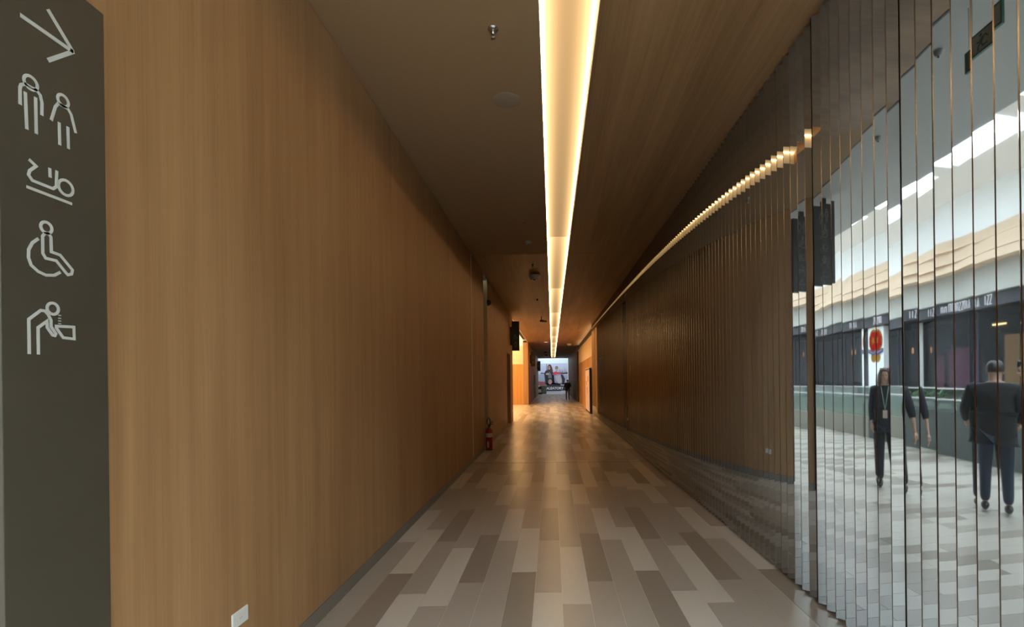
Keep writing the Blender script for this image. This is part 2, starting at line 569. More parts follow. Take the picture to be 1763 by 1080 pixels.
# side hall ceiling with its luminous sheet
hc = struct(bx('ceiling_hall', M['white'], -9.0, XL - 0.02, HY0, HY1 + 0.03, 4.45, 4.6), 'white ceiling of the side hall', 'ceiling')
hl = thing('luminous_ceiling', 'bright stretched light ceiling of the side hall on the left', 'light', (-5.0, 25.2, 4.4))
bx('light_sheet', glow('hall_sheet', (1.0, 0.64, 0.29), 8.0), -0.9, 3.3, -5.9, 6.1, 0.02, 0.04, hl)
bx('sheet_frame', M['white'], -0.98, 3.4, -6.0, 6.18, 0.04, 0.05, hl)
struct(bx('ceiling_hall_edge', M['white'], XL - 0.05, XL - 0.02, HY0, HY1, HC, 4.45), 'upstand between corridor and hall ceilings', 'ceiling')

# ================================================================== far hall with daylight
FE = 58.0
struct(bx('wall_far', M['white'], -7, 7, FE, FE + 0.2, 0, 7.0), 'white end wall that carries the large poster', 'wall')
struct(bx('wall_far_left', M['white'], -7.2, -7, CEND - 1.2, FE + 0.2, 0, 7.0), 'left side wall of the far hall', 'wall')
struct(bx('wall_far_right', M['white'], 7, 7.2, CEND - 1.2, FE + 0.2, 0, 7.0), 'right side wall of the far hall', 'wall')
struct(MB().box(-7, XL - 0.02, CEND - 1.4, CEND - 1.2, 0, 7).box(XR + 0.02, 7, CEND - 1.0, CEND - 0.8, 0, 7)
       .box(XL - 0.02, XR + 0.02, CEND - 0.2, CEND, HC, 7).build('wall_far_front', M['white']), 'wall around the corridor mouth in the far hall', 'wall')
struct(bx('floor_far', TONES[0], -7, 7, CEND - 0.8, FE, -0.02, 0.001), 'pale floor of the far hall', 'floor')
struct(MB().box(-7.2, 7.2, CEND - 1.4, CEND + 0.3, 7, 7.2).box(-7.2, 7.2, FE - 0.5, FE + 0.2, 7, 7.2)
       .box(-7.2, -1.3, CEND + 0.3, FE - 0.5, 7, 7.2).box(1.3, 7.2, CEND + 0.3, FE - 0.5, 7, 7.2).build('ceiling_far', M['white']),
       'roof of the far hall with a skylight opening', 'ceiling')
portal('far_skylight', (0, (CEND + FE - 0.2) / 2, 7.2), 2.6, 2.3)

# ================================================================== concourse behind the camera
struct(bx('floor_lower', TONES[0], -40, 14, -16, -4, -5.2, -5.0), 'lower level floor under the atrium void', 'floor')
struct(bx('floor_opposite', TONES[0], -40, 14, -15.2, -11, -0.4, 0.0), 'walkway floor across the atrium', 'floor')
struct(bx('wall_void_near', M['cream'], -40, 14, -5.0, -4.95, -5, -0.0), 'slab edge below the near balustrade', 'wall')
FY = -15.0
wb = struct(bx('wall_back', M['white'], -40, 14, FY - 0.4, FY - 0.2, 4.2, 9.3), 'pale wall above the shops across the atrium', 'wall')
struct(bx('wall_concourse_left', M['white'], -27.4, -27.2, -4.3, WALL0 + 3, 0, 9.3), 'end wall of the concourse on the left', 'wall')
struct(bx('wall_concourse_right', M['white'], 11.2, 11.4, -16, WALL0 + 3, -5, 9.3), 'end wall of the concourse on the right', 'wall')
struct(bx('wall_atrium_end', M['white'], -40.2, -40, -16, WALL0, -5, 9.3), 'distant end wall of the atrium', 'wall')
struct(MB().box(-40, XL - 0.32, WALL0 + 0.05, WALL0 + 0.25, 0, 9.3).box(XR + 0.3, 14, WALL0 + 0.05, WALL0 + 0.25, 0, 9.3)
       .box(XL - 0.33, XR + 0.33, WALL0 + 0.05, WALL0 + 0.25, HC + 0.3, 9.3).build('wall_front', M['white']),
       'white concourse wall around the corridor mouth', 'wall')
# soffit in front of the corridor, its free edge slightly slanted
sof = MB()
sof.add([(x, y, z) for z in (HC, HC + 0.32) for x, y in ((-27, CEIL0 - 0.02), (-27, 0.75), (2.0, -0.75), (11, -0.9), (11, CEIL0 - 0.02))],
        [(0, 1, 2, 3, 4), (5, 6, 7, 8, 9), (0, 1, 6, 5), (1, 2, 7, 6), (2, 3, 8, 7), (3, 4, 9, 8), (4, 0, 5, 9)])
struct(sof.build('ceiling_soffit', M['soffit']), 'pale soffit over the corridor mouth', 'ceiling')
# roof with skylights
ROOF = 9.3
rf = MB()
bays = [-38 + 4.1 * i for i in range(13)]
rows = ((-12.3, -8.0), (-6.4, -1.8))
ys = [-16.0]
for a, b in rows: ys += [a, b]
ys.append(WALL0 + 0.3)
for i in range(0, len(ys), 2): rf.box(-40.2, 14.2, ys[i], ys[i + 1], ROOF, ROOF + 0.45)
for a, b in rows:
    e = -40.2
    for x in bays:
        rf.box(e, x, a, b, ROOF, ROOF + 0.45)
        portal('skylight', ((x + 1.6), (a + b) / 2, ROOF + 0.45), 3.2, b - a)
        e = x + 3.2
    rf.box(e, 14.2, a, b, ROOF, ROOF + 0.45)
struct(rf.build('ceiling_atrium', M['white']), 'white atrium roof with rows of skylight openings', 'ceiling')

# ================================================================== THINGS: signs
# pictograms: strokes and rings in metres on the sign, (along the wall, height)
ICONS = {
    'arrow': dict(lines=[
        [(1.391, 2.589), (1.546, 2.587)],
        [(1.469, 2.663), (1.546, 2.587)],
        [(1.467, 2.509), (1.547, 2.589)],
    ], circ=[]),
    'man': dict(lines=[
        [(1.389, 2.334), (1.389, 2.381), (1.392, 2.392), (1.403, 2.401), (1.433, 2.401), (1.444, 2.393), (1.449, 2.373), (1.448, 2.335)],
        [(1.403, 2.378), (1.406, 2.273)],
        [(1.431, 2.379), (1.432, 2.273)],
    ], circ=[(1.418, 2.413, 0.0185)]),
    'woman': dict(lines=[
        [(1.475, 2.335), (1.488, 2.383), (1.497, 2.398), (1.527, 2.398), (1.537, 2.386), (1.551, 2.335)],
        [(1.499, 2.342), (1.500, 2.273)],
        [(1.526, 2.342), (1.527, 2.274)],
    ], circ=[(1.512, 2.415, 0.0167)]),
    'baby': dict(lines=[
        [(1.410, 2.190), (1.430, 2.179), (1.412, 2.158), (1.409, 2.145), (1.419, 2.133), (1.478, 2.132), (1.488, 2.142), (1.490, 2.191)],
        [(1.469, 2.190), (1.470, 2.162)],
        [(1.402, 2.109), (1.536, 2.107)],
    ], circ=[(1.517, 2.150, 0.0227)]),
    'wheelchair': dict(lines=[
        [(1.434, 1.970), (1.417, 1.953), (1.407, 1.931), (1.406, 1.908), (1.413, 1.888), (1.432, 1.874), (1.454, 1.868), (1.479, 1.873), (1.497, 1.886)],
        [(1.446, 1.981), (1.446, 1.930), (1.454, 1.918), (1.485, 1.918), (1.513, 1.889), (1.520, 1.883), (1.532, 1.888), (1.535, 1.901), (1.497, 1.938), (1.471, 1.941), (1.470, 1.985), (1.463, 1.993), (1.453, 1.991), (1.446, 1.981)],
    ], circ=[(1.457, 2.009, 0.0161)]),
    'fountain': dict(lines=[
        [(1.405, 1.633), (1.405, 1.732), (1.438, 1.762), (1.450, 1.762), (1.459, 1.753), (1.467, 1.737), (1.467, 1.718), (1.481, 1.698), (1.478, 1.692), (1.471, 1.693), (1.456, 1.714), (1.455, 1.732), (1.430, 1.711), (1.430, 1.633)],
        [(1.483, 1.721), (1.537, 1.724), (1.538, 1.687), (1.503, 1.688), (1.483, 1.715), (1.483, 1.721)],
        [(1.493, 1.756), (1.493, 1.753)],
        [(1.493, 1.747), (1.493, 1.744)],
        [(1.493, 1.739), (1.493, 1.736)],
        [(1.493, 1.731), (1.493, 1.728)],
    ], circ=[(1.473, 1.772, 0.0167)]),
}


def stroke(mb, pts, w, to3, d=0.0015):
    """a polyline of even width as a thin raised strip with mitred bends"""
    p = [Vector(q) for q in pts]
    closed = (p[0] - p[-1]).length < 1e-6 and len(p) > 2
    if closed: p = p[:-1]
    n = len(p)
    L, R = [], []
    for i in range(n):
        a = p[i - 1] if (i > 0 or closed) else None
        b = p[(i + 1) % n] if (i < n - 1 or closed) else None
        d0 = (p[i] - a).normalized() if a is not None else None
        d1 = (b - p[i]).normalized() if b is not None else None
        if d0 is None: d0 = d1
        if d1 is None: d1 = d0
        t = (d0 + d1)
        t = t.normalized() if t.length > 1e-6 else d0
        nrm = Vector((-t.y, t.x))
        k = 1 / max(0.45, abs(nrm.dot(Vector((-d0.y, d0.x)))))
        L.append(p[i] + nrm * w / 2 * k)
        R.append(p[i] - nrm * w / 2 * k)
    m = n if closed else n - 1
    vs = [to3(q.x, q.y, d) for q in L] + [to3(q.x, q.y, d) for q in R] + [to3(q.x, q.y, 0) for q in L] + [to3(q.x, q.y, 0) for q in R]
    fs = []
    for i in range(m):
        j = (i + 1) % n
        fs += [(i, j, n + j, n + i), (i, j, 2 * n + j, 2 * n + i), (n + i, n + j, 3 * n + j, 3 * n + i)]
    mb.add(vs, fs)


def pictogram(key, w, to3, cx=None, cy=None, k=1.0, ox=0.0, oy=0.0, mb=None):
    mb = mb or MB()
    f = (lambda q: (q[0], q[1])) if cx is None else (lambda q: ((q[0] - cx) * k + ox, (q[1] - cy) * k + oy))
    for l in ICONS[key]['lines']: stroke(mb, [f(q) for q in l], w, to3)
    for (u, v, r) in ICONS[key]['circ']:
        u, v = f((u, v))
        ring = [(u + r * k * math.cos(2 * PI * i / 20), v + r * k * math.sin(2 * PI * i / 20)) for i in range(21)]
        ring[-1] = ring[0]
        stroke(mb, ring, w, to3)
    return mb


SX = XL + 0.030
totem = thing('direction_sign', 'tall olive-grey restroom direction sign at the near end of the left wall', 'sign', (SX, 1.5, 0))
bevel(MB().box(-0.029, 0, WALL0 + 0.005 - 1.5, 1.655 - 1.5, 0.02, 2.785).build('sign_panel', M['olive'], totem), 0.002)
onwall = lambda u, v, d: (d, u - 1.5, v)
for key, nm in (('arrow', 'arrow'), ('man', 'man_pictogram'), ('woman', 'woman_pictogram'), ('baby', 'baby_changing_pictogram'),
                ('wheelchair', 'wheelchair_pictogram'), ('fountain', 'drinking_fountain_pictogram')):
    o = pictogram(key, 0.0115 if key == 'arrow' else 0.0082, onwall).build(nm, M['pict'], totem)

CEN = {'man': (1.418, 2.35), 'woman': (1.512, 2.35), 'baby': (1.468, 2.15), 'wheelchair': (1.468, 1.945), 'fountain': (1.47, 1.71), 'arrow': (1.47, 2.588)}


def blade(y, z0, z1, x0, x1, label, keys, flip=False, mat='navy', pm='pictdim', both=False):
    """sign standing out from the left wall, square to it"""
    cx = (x0 + x1) / 2
    t = thing('hanging_sign', label, 'sign', (cx, y, z0), 0, 'hanging restroom signs')
    bx('sign_panel', M[mat], x0 - cx, x1 - cx, -0.03, 0.03, 0, z1 - z0, t)
    bx('bracket', M['black'], x0 - cx - 0.06, x0 - cx, -0.02, 0.02, 0.2, z1 - z0 - 0.2, t)
    for side in ((-1, 1) if both else (-1,)):
        to3 = (lambda u, v, d: (u, -0.03 - d, v)) if side < 0 else (lambda u, v, d: (-u, 0.03 + d, v))
        for (key, v, k) in keys:
            mb = MB()
            for kk in key.split('+'):
                c = CEN[kk]
                ox = 0 if '+' not in key else (-0.055 if kk == 'man' else 0.055) * k
                pictogram(kk, 0.011 * (1.3 if k > 1.2 else 1), to3, c[0], c[1], k, ox, v, mb)
            mb.build(key.split('+')[0] + '_pictogram', M[pm], t)
    return t


blade(18.0, 2.63, 3.70, -1.452, -1.179, 'dark hanging sign with wheelchair and person pictograms, nearest of three along the left wall',
      [('wheelchair', 0.52, 1.15), ('woman', 0.22, 1.25)])
blade(34.0, 2.51, 3.51, -1.46, -1.16, 'brown hanging sign beyond the lit side hall, middle of three along the left wall',
      [('woman', 0.60, 1.2), ('man', 0.25, 1.2)], mat='olive')
blade(50.0, 2.49, 3.49, -1.494, -1.18, 'dark hanging sign beside the poster, furthest of three along the left wall', [('wheelchair', 0.5, 1.1)])
# the one over the corner beside the camera, seen in the mirror fins
nb_ = thing('hanging_sign', 'slate hanging sign with restroom pictograms over the wall end, seen in the mirror fins', 'sign', (-1.62, 1.02, 2.80), 0, 'hanging restroom signs')
bx('sign_panel', M['navy'], -0.03, 0.03, -0.22, 0.22, 0, 1.10, nb_)
bx('bracket', M['black'], -0.02, 0.02, -0.05, 0.05, 1.10, HC - 2.80, nb_)
for key, v in (('man', 0.93), ('wheelchair', 0.72), ('baby', 0.50), ('fountain', 0.30), ('arrow', 0.10)):
    c = CEN[key]
    mb = pictogram(key, 0.007, lambda u, vv, d: (0.03 + d, u, vv), c[0], c[1], 1.1, -0.05 if key == 'man' else 0, v)
    if key == 'man': pictogram('woman', 0.007, lambda u, vv, d: (0.03 + d, u, vv), CEN['woman'][0], c[1], 1.1, 0.06, v, mb)
    mb.build(key + '_pictogram', M['pictdim'], nb_)

# ================================================================== wall and ceiling fittings
o = thing('outlet_plate', 'white plastic outlet plate low on the left oak wall', 'outlet', (XL, 2.37, 0.42))
bevel(bx('plate', M['plastic'], 0, 0.009, -0.06, 0.06, -0.037, 0.037, o), 0.004, 3)
bevel(MB().box(0.009, 0.0105, -0.014, 0.014, -0.017, 0.017).build('insert', M['plastic'], o), 0.0006)
for s in (-1, 1): MB().lathe([(0.0, 0.011), (0.0028, 0.011), (0.0028, 0.0095)], (0, s * 0.006, 0), 10, 'X').build('pin_hole', M['greyplastic'], o)
o = thing('switch_plate', 'small brass switch plate on the left wall before the recess', 'switch', (XL, 10.49, 1.86))
bevel(bx('plate', plain('brass_plate', (0.75, 0.45, 0.16), 0.35, 0.6), 0, 0.01, -0.05, 0.05, -0.1, 0.1, o), 0.003)
bx('rocker', M['brass'], 0.01, 0.016, -0.02, 0.02, -0.03, 0.03, o)
o = thing('dome_camera', 'black dome camera high on the left wall by the narrow recess', 'camera', (XL, 11.72, 3.40))
MB().lathe([(0.0, 0), (0.075, 0), (0.075, 0.03), (0.0, 0.03)], (0, 0, 0), 18, 'X').build('mount', M['black'], o)
MB().lathe([(0.065, 0.03), (0.06, 0.06), (0.042, 0.085), (0.0, 0.095)], (0, 0, 0), 18, 'X').build('dome', M['rubber'], o)
o = thing('outlet_plate', 'tiny white plate on the pillar at the side hall corner', 'outlet', (XL, 18.6, 0.42))
bevel(bx('plate', M['plastic'], 0, 0.009, -0.06, 0.06, -0.037, 0.037, o), 0.003)

# sprinkler
sp = thing('sprinkler', 'chrome pendant sprinkler on the near left ceiling panel', 'sprinkler', (-0.379, 3.41, HC))
MB().lathe([(0.036, 0), (0.036, -0.006), (0.020, -0.014), (0.012, -0.014)], n=20).build('escutcheon', M['steel'], sp)
MB().lathe([(0.012, -0.014), (0.012, -0.035), (0.007, -0.038), (0.007, -0.042)], n=14).build('body', M['steel'], sp)
a = MB()
for s in (-1, 1): a.tube([(s * 0.008, 0, -0.035), (s * 0.013, 0, -0.048), (s * 0.004, 0, -0.066)], 0.0022, 8)
a.build('frame_arms', M['steel'], sp)
MB().lathe([(0.0, -0.064), (0.017, -0.066), (0.017, -0.069), (0.0, -0.069)], n=16).build('deflector', M['steel'], sp)
o = thing('ceiling_speaker', 'flat round speaker grille painted into the left ceiling', 'speaker', (-0.366, 4.28, HC))
MB().lathe([(0.118, 0), (0.118, -0.004), (0.108, -0.008), (0.0, -0.008)], n=40).build('grille', plain('speaker_paint', (0.27, 0.20, 0.135), 0.7), o)
MB().lathe([(0.121, 0), (0.121, -0.002), (0.118, -0.002), (0.118, 0)], n=40).build('rim', M['taupe'], o)


def ceiling_button(name, label, cat, x, y, r, h, mat, drop=0.0):
    t = thing(name, label, cat, (x, y, HC))
    if drop:
        MB().tube([(0, 0, 0), (0, 0, -drop)], 0.012, 8).build('stem', M['black'], t)
    MB().lathe([(r, -drop), (r, -drop - h * 0.45), (r * 0.8, -drop - h * 0.6), (r * 0.78, -drop - h), (0, -drop - h)], n=24).build('housing', M[mat], t)
    MB().lathe([(r * 0.25, -drop - h), (r * 0.22, -drop - h - 0.012), (0, -drop - h - 0.014)], n=12).build('sensor', M['black'], t)
    return t


ceiling_button('ceiling_sprinkler', 'tiny dark sprinkler cap on the left ceiling panel', 'sprinkler', -0.392, 7.51, 0.022, 0.02, 'greyplastic')
ceiling_button('smoke_detector', 'grey smoke detector just before the ceiling joint', 'smoke detector', -0.385, 8.65, 0.055, 0.045, 'greyplastic')
ceiling_button('ceiling_sprinkler', 'small dark sprinkler cap just behind the ceiling joint', 'sprinkler', -0.381, 10.33, 0.02, 0.06, 'black')
ceiling_button('drum_detector', 'grey drum-shaped detector hanging on the veneer ceiling', 'detector', -0.379, 11.3, 0.13, 0.10, 'greyplastic', 0.03)
ceiling_button('ceiling_sprinkler', 'small dark cap on the ceiling between drum detector and security camera', 'sprinkler', -0.418, 14.76, 0.03, 0.05, 'black')
o = thing('security_camera', 'small black bullet camera under the far ceiling', 'camera', (-0.386, 18.8, HC))
MB().tube([(0, 0, 0), (0, 0, -0.16)], 0.02, 10).build('stem', M['black'], o)
MB().tube([(-0.06, 0, -0.17), (0.0, 0, -0.17), (0.20, 0.02, -0.19)], [0.035, 0.05, 0.03], 12).build('body', M['black'], o)
o = thing('downlight', 'small glowing downlight left of the trough in the far ceiling', 'light', (-0.368, 31.3, HC))
MB().lathe([(0.14, 0), (0.14, -0.03), (0.11, -0.03)], n=20).build('ring', M['plastic'], o)
MB().lathe([(0.11, -0.02), (0.0, -0.02)], n=20).build('lens', glow('downlight_lens', (1, 0.75, 0.45), 3), o)
ceiling_button('smoke_detector', 'pale smoke detector right of the trough in the far ceiling', 'smoke detector', 1.167, 33.1, 0.15, 0.12, 'plastic')
ceiling_button('smoke_detector', 'dark detector on the grey ceiling near the poster', 'smoke detector', -0.55, 42.0, 0.12, 0.10, 'black')
ceiling_button('ceiling_sprinkler', 'dark sprinkler cap furthest down the grey ceiling', 'sprinkler', -0.55, 47.0, 0.12, 0.10, 'black')
o = thing('hanging_rod', 'thin rod hanging from the ceiling right of the trough', 'rod', (1.06, 19.6, HC))
MB().tube([(0, 0, 0), (0, 0, -0.34)], 0.007, 8).build('rod', M['steel'], o)
MB().tube([(0, 0, -0.34), (0, 0, -0.46)], 0.016, 8).build('weight', M['plastic'], o)
ceiling_button('smoke_detector', 'dark detector on the soffit by the hanging slate sign, seen in the mirror fins', 'smoke detector', -0.45, 0.95, 0.032, 0.04, 'greyplastic')
ceiling_button('smoke_detector', 'dark detector right of the other on the soffit, seen in the mirror fins', 'smoke detector', 0.42, 1.02, 0.032, 0.04, 'greyplastic')

# exit sign under the soffit
ex = thing('exit_sign', 'green running-man exit sign hung under the soffit, seen in the mirror fins', 'exit sign', (0.84, 1.06, 3.62), math.radians(2))
ex.scale = (0.8, 0.8, 0.8)
GREEN = plain('sign_green', (0.004, 0.10, 0.06), 0.4)
bx('sign_panel', GREEN, -0.16, 0.16, -0.012, 0.012, -0.085, 0.085, ex)
bx('pictogram_field', plain('sign_pale', (0.30, 0.34, 0.30), 0.5), -0.11, 0.15, 0.012, 0.014, -0.07, 0.07, ex)
a = MB()
t3 = lambda u, v, d: (-u, 0.014 + d, v)
stroke(a, [(-0.01, 0.012), (0.02, -0.01), (0.0, -0.045), (-0.05, -0.045)], 0.014, t3)
stroke(a, [(0.02, -0.01), (0.045, -0.03), (0.05, -0.06)], 0.014, t3)
stroke(a, [(-0.055, 0.0), (-0.03, 0.025), (0.01, 0.02), (0.035, 0.0), (0.06, 0.005)], 0.011, t3)
stroke(a, [(-0.005, 0.02), (0.015, -0.01)], 0.022, t3)
a.prism([(0.02 + 0.013 * math.cos(i * PI / 6), 0.045 + 0.013 * math.sin(i * PI / 6)) for i in range(12)], t3, 0.0015)
a.build('running_man', GREEN, ex)
for s in (-0.12, 0.12): MB().tube([(s, 0, 0.085), (s, 0, (HC - 3.62) / 0.8)], 0.004, 6).build('rod', M['steel'], ex)

# ================================================================== fire extinguisher
fe = thing('fire_extinguisher', 'red fire extinguisher with white label standing by the left wall recess', 'fire extinguisher', (-1.425, 11.02, 0))
MB().lathe([(0.0, 0.004), (0.072, 0.004), (0.078, 0.015), (0.078, 0.42), (0.070, 0.455), (0.045, 0.485), (0.026, 0.495), (0.026, 0.52), (0.0, 0.52)], n=28).build('cylinder', M['red'], fe)
MB().lathe([(0.080, 0), (0.080, 0.02), (0.077, 0.02)], n=28).build('foot_ring', M['rubber'], fe)
MB().lathe([(0.0788, 0.29), (0.0788, 0.38)], n=28).build('label', M['label'], fe)
a = MB()
n = 7
a.add([(0.0789 * math.cos(-2.1 + 0.6 * i / n), 0.0789 * math.sin(-2.1 + 0.6 * i / n), z) for z in (0.06, 0.20) for i in range(n + 1)],
      [(i, i + 1, n + 2 + i, n + 1 + i) for i in range(n)], True)
a.build('small_label', M['label'], fe)
MB().lathe([(0.0, 0.52), (0.022, 0.52), (0.022, 0.56), (0.0, 0.56)], n=14).build('valve', M['black'], fe)
a = MB()
a.tube([(0.0, 0, 0.555), (0.05, -0.01, 0.585), (0.10, -0.02, 0.58)], 0.009, 8)
a.tube([(0.0, 0, 0.565), (0.05, -0.01, 0.62), (0.10, -0.02, 0.63)], 0.009, 8)
a.build('lever', M['black'], fe)
MB().tube([(0.0, -0.02, 0.55), (-0.03, -0.05, 0.60), (-0.035, -0.06, 0.67), (0.0, -0.065, 0.73), (0.035, -0.06, 0.68), (0.04, -0.06, 0.60), (0.03, -0.07, 0.52)], 0.011, 8).build('hose', M['rubber'], fe)

# ================================================================== far end: poster, kiosk, ad stand
PY_ = FE - 0.03
po = thing('poster', 'huge poster of a woman and a man in a striped top', 'poster', (0.06, PY_, 0.06))
sky = plain('poster_sky', (0.60, 0.62, 0.78), 0.6, noise=0.12, scale=1.2)
bx('print_sheet', sky, -1.80, 1.76, 0, 0.02, 0, 3.46, po)


def patch(name, col, pts, layer, parent=po, noise=0.0):
    m_ = plain('ink_' + name, col, 0.6, noise=noise, scale=6)
    return MB().prism(pts, lambda u, v, d: (u, -0.002 * layer - d, v), 0.0018).build(name, m_, parent)


def ell(cx, cy, rx, ry, n=22, a0=0.0):
    return [(cx + rx * math.cos(a0 + 2 * PI * i / n), cy + ry * math.sin(a0 + 2 * PI * i / n)) for i in range(n)]


patch('sea_print', (0.42, 0.44, 0.62), [(-1.8, 1.0), (1.76, 1.0), (1.76, 2.05), (-1.8, 2.2)], 1, noise=0.15)
patch('shore_print', (0.10, 0.07, 0.09), [(0.6, 2.12), (1.76, 2.2), (1.76, 2.42), (1.3, 2.36), (0.6, 2.4)], 2)
for u, h in ((0.78, 0.5), (0.95, 0.35), (1.12, 0.42), (1.22, 0.25), (1.42, 0.48), (1.6, 0.3)):
    patch('skyline_print', (0.22, 0.17, 0.24), [(u - 0.04, 2.38), (u + 0.05, 2.38), (u + 0.03, 2.38 + h * 0.8), (u, 2.38 + h)], 2)
patch('mast_print', (0.18, 0.18, 0.24), [(-0.74, 2.3), (-0.66, 2.3), (-0.66, 3.4), (-0.74, 3.4)], 2)
patch('boat_print', (0.16, 0.14, 0.2), [(-1.5, 2.22), (-0.9, 2.22), (-0.95, 2.34), (-1.3, 2.4)], 2)
patch('rug_print', (0.35, 0.09, 0.10), [(-1.8, 0.9), (-0.85, 0.8), (-0.8, 1.3), (-1.75, 1.35)], 2, noise=0.4)
patch('trousers_print', (0.03, 0.03, 0.05), [(-0.8, 0.2), (0.95, 0.2), (0.9, 1.1), (-0.7, 1.2)], 3)
patch('band_print', (0.055, 0.045, 0.085), [(-0.8, 0.25), (1.6, 0.25), (1.6, 0.85), (-0.8, 0.85)], 4)
patch('coat_print', (0.025, 0.025, 0.035), [(-0.85, 0.95), (-1.0, 2.3), (-0.8, 2.62), (-0.45, 2.72), (-0.1, 2.6), (0.12, 2.3), (0.2, 1.0)], 3)
patch('blouse_print', (0.16, 0.20, 0.22), [(-0.52, 1.7), (-0.55, 2.3), (-0.36, 2.5), (-0.18, 2.2), (-0.1, 1.75)], 4)
patch('hands_print', (0.55, 0.33, 0.28), ell(-0.32, 1.3, 0.22, 0.3), 5)
patch('raised_hand_print', (0.58, 0.36, 0.28), ell(-0.62, 2.22, 0.2, 0.12), 5)
patch('long_hair_print', (0.10, 0.035, 0.025), [(-0.62, 2.55), (-0.6, 3.1), (-0.42, 3.36), (-0.22, 3.3), (-0.06, 3.0), (0.04, 2.5), (-0.12, 2.3), (-0.25, 2.6)], 4)
patch('woman_face_print', (0.62, 0.40, 0.32), ell(-0.41, 2.93, 0.125, 0.2), 5)
patch('sunglasses_print', (0.03, 0.02, 0.02), [(-0.53, 2.93), (-0.3, 2.95), (-0.3, 3.01), (-0.53, 2.99)], 6)
patch('jersey_print', (0.36, 0.33, 0.52), [(0.08, 1.0), (0.0, 2.1), (0.15, 2.3), (0.5, 2.4), (0.95, 2.25), (1.25, 1.9), (1.05, 1.0)], 3)
patch('dark_sleeve_print', (0.05, 0.03, 0.06), [(0.95, 2.15), (1.2, 2.1), (1.45, 1.6), (1.35, 0.95), (1.0, 0.95), (1.1, 1.5)], 4)
patch('red_collar_print', (0.62, 0.06, 0.08), [(-0.05, 2.15), (0.15, 2.45), (0.38, 2.5), (0.62, 2.44), (1.0, 2.3), (0.9, 2.16), (0.5, 2.2), (0.3, 2.06)], 4)
for i in range(6):
    u = 0.28 + 0.10 * i
    patch('stripe_print', (0.66, 0.62, 0.58), [(u, 2.0 + 0.02 * i), (u + 0.05, 2.0 + 0.02 * i), (u + 0.22, 1.5), (u + 0.48, 1.08), (u + 0.42, 1.06), (u + 0.15, 1.5)], 4)
patch('man_face_print', (0.60, 0.33, 0.27), ell(0.47, 2.78, 0.16, 0.26), 5)
patch('cropped_hair_print', (0.14, 0.09, 0.08), [(0.29, 2.8), (0.3, 3.0), (0.4, 3.12), (0.55, 3.12), (0.65, 2.98), (0.65, 2.82), (0.58, 2.96), (0.38, 2.96)], 6)
patch('dark_glasses_print', (0.04, 0.02, 0.02), [(0.33, 2.80), (0.62, 2.80), (0.62, 2.87), (0.33, 2.87)], 6)
cu = bpy.data.curves.new('lettering', 'FONT')
cu.body = 'ALEATORY'
cu.size, cu.extrude, cu.align_x, cu.offset = 0.40, 0.002, 'LEFT', 0.012
tmp = bpy.data.objects.new('lettering', cu)
COL.objects.link(tmp)
bpy.context.view_layer.update()
tm = bpy.data.meshes.new_from_object(tmp.evaluated_get(bpy.context.evaluated_depsgraph_get()))
bpy.data.objects.remove(tmp)
lw = max(v.co.x for v in tm.vertices)
o = link_obj('lettering', tm, plain('letter_white', (0.9, 0.9, 0.9), 0.5), po)
o.rotation_euler = (PI / 2, 0, 0)
o.location = (-0.76, -0.014, 0.40)
o.scale = (2.02 / lw, 1, 1)

kk = thing('kiosk_counter', 'grey-green kiosk counter in front of the poster', 'counter', (-1.05, 56.2, 0))
KG = plain('kiosk_green', (0.075, 0.105, 0.085), 0.5)
bx('body', KG, -0.38, 0.38, -0.25, 0.25, 0.05, 0.92, kk)
bx('plinth', M['black'], -0.36, 0.36, -0.23, 0.23, 0.001, 0.05, kk)
bx('counter_top', M['greyplastic'], -0.40, 0.40, -0.27, 0.27, 0.92, 0.96, kk)
st = thing('folding_sign', 'black folding floor sign leaning beside the kiosk counter', 'sign', (-1.42, 54.4, 0), 0.3)
for s in (-1, 1):
    MB().add([(x, s * y, z) for x, y, z in ((-0.22, 0.22, 0.003), (0.22, 0.22, 0.003), (0.22, 0.02, 0.85), (-0.22, 0.02, 0.85), (-0.22, 0.25, 0.003), (0.22, 0.25, 0.003), (0.22, 0.05, 0.85), (-0.22, 0.05, 0.85))],
             [(0, 1, 2, 3), (4, 5, 6, 7), (0, 1, 5, 4), (1, 2, 6, 5), (2, 3, 7, 6), (3, 0, 4, 7)]).build('sign_leaf', M['black'], st)
MB().add([(-0.16, -0.215, 0.2), (0.16, -0.215, 0.2), (0.16, -0.13, 0.55), (-0.16, -0.13, 0.55)], [(0, 1, 2, 3)]).build('notice', M['plastic'], st)

ad = thing('advertising_panel', 'white upright advertising panel with black edge beside the right wall', 'advertising panel', (1.70, 23.35, 0))
bx('casing', M['black'], -0.035, 0.06, -1.30, 1.35, 0.02, 2.06, ad)
bx('base_plate', M['steel'], -0.05, 0.065, -1.36, 1.40, 0.001, 0.02, ad)
bx('print_sheet', plain('ad_print', (0.62, 0.50, 0.50), 0.5, noise=0.25, scale=3), -0.04, -0.035, -1.22, 1.28, 0.10, 2.0, ad)
bx('top_cap', M['plastic'], -0.045, 0.062, -1.33, 1.36, 2.06, 2.09, ad)
for a, b, c in ((-0.6, 1.45, 0.25), (0.4, 1.3, 0.18), (-0.1, 0.9, 0.3)):
    bx('print_mark', plain('ad_mark', (0.40, 0.22, 0.26), 0.5), -0.0415, -0.04, a, a + 0.5, b, b + c, ad)

# ================================================================== concourse seen in the mirror fins
# stepped coves of the wall across the atrium
WAVE = lambda x, ph: 0.22 * math.sin(x * 0.55 + ph) + 0.12 * math.sin(x * 1.3 + ph)
LED = glow('cove_led', (1.0, 0.52, 0.20), 1.5)
BAND = plain('cove_led_tint', (0.66, 0.50, 0.36), 0.7)  # peach of the LED light is put into this band colour


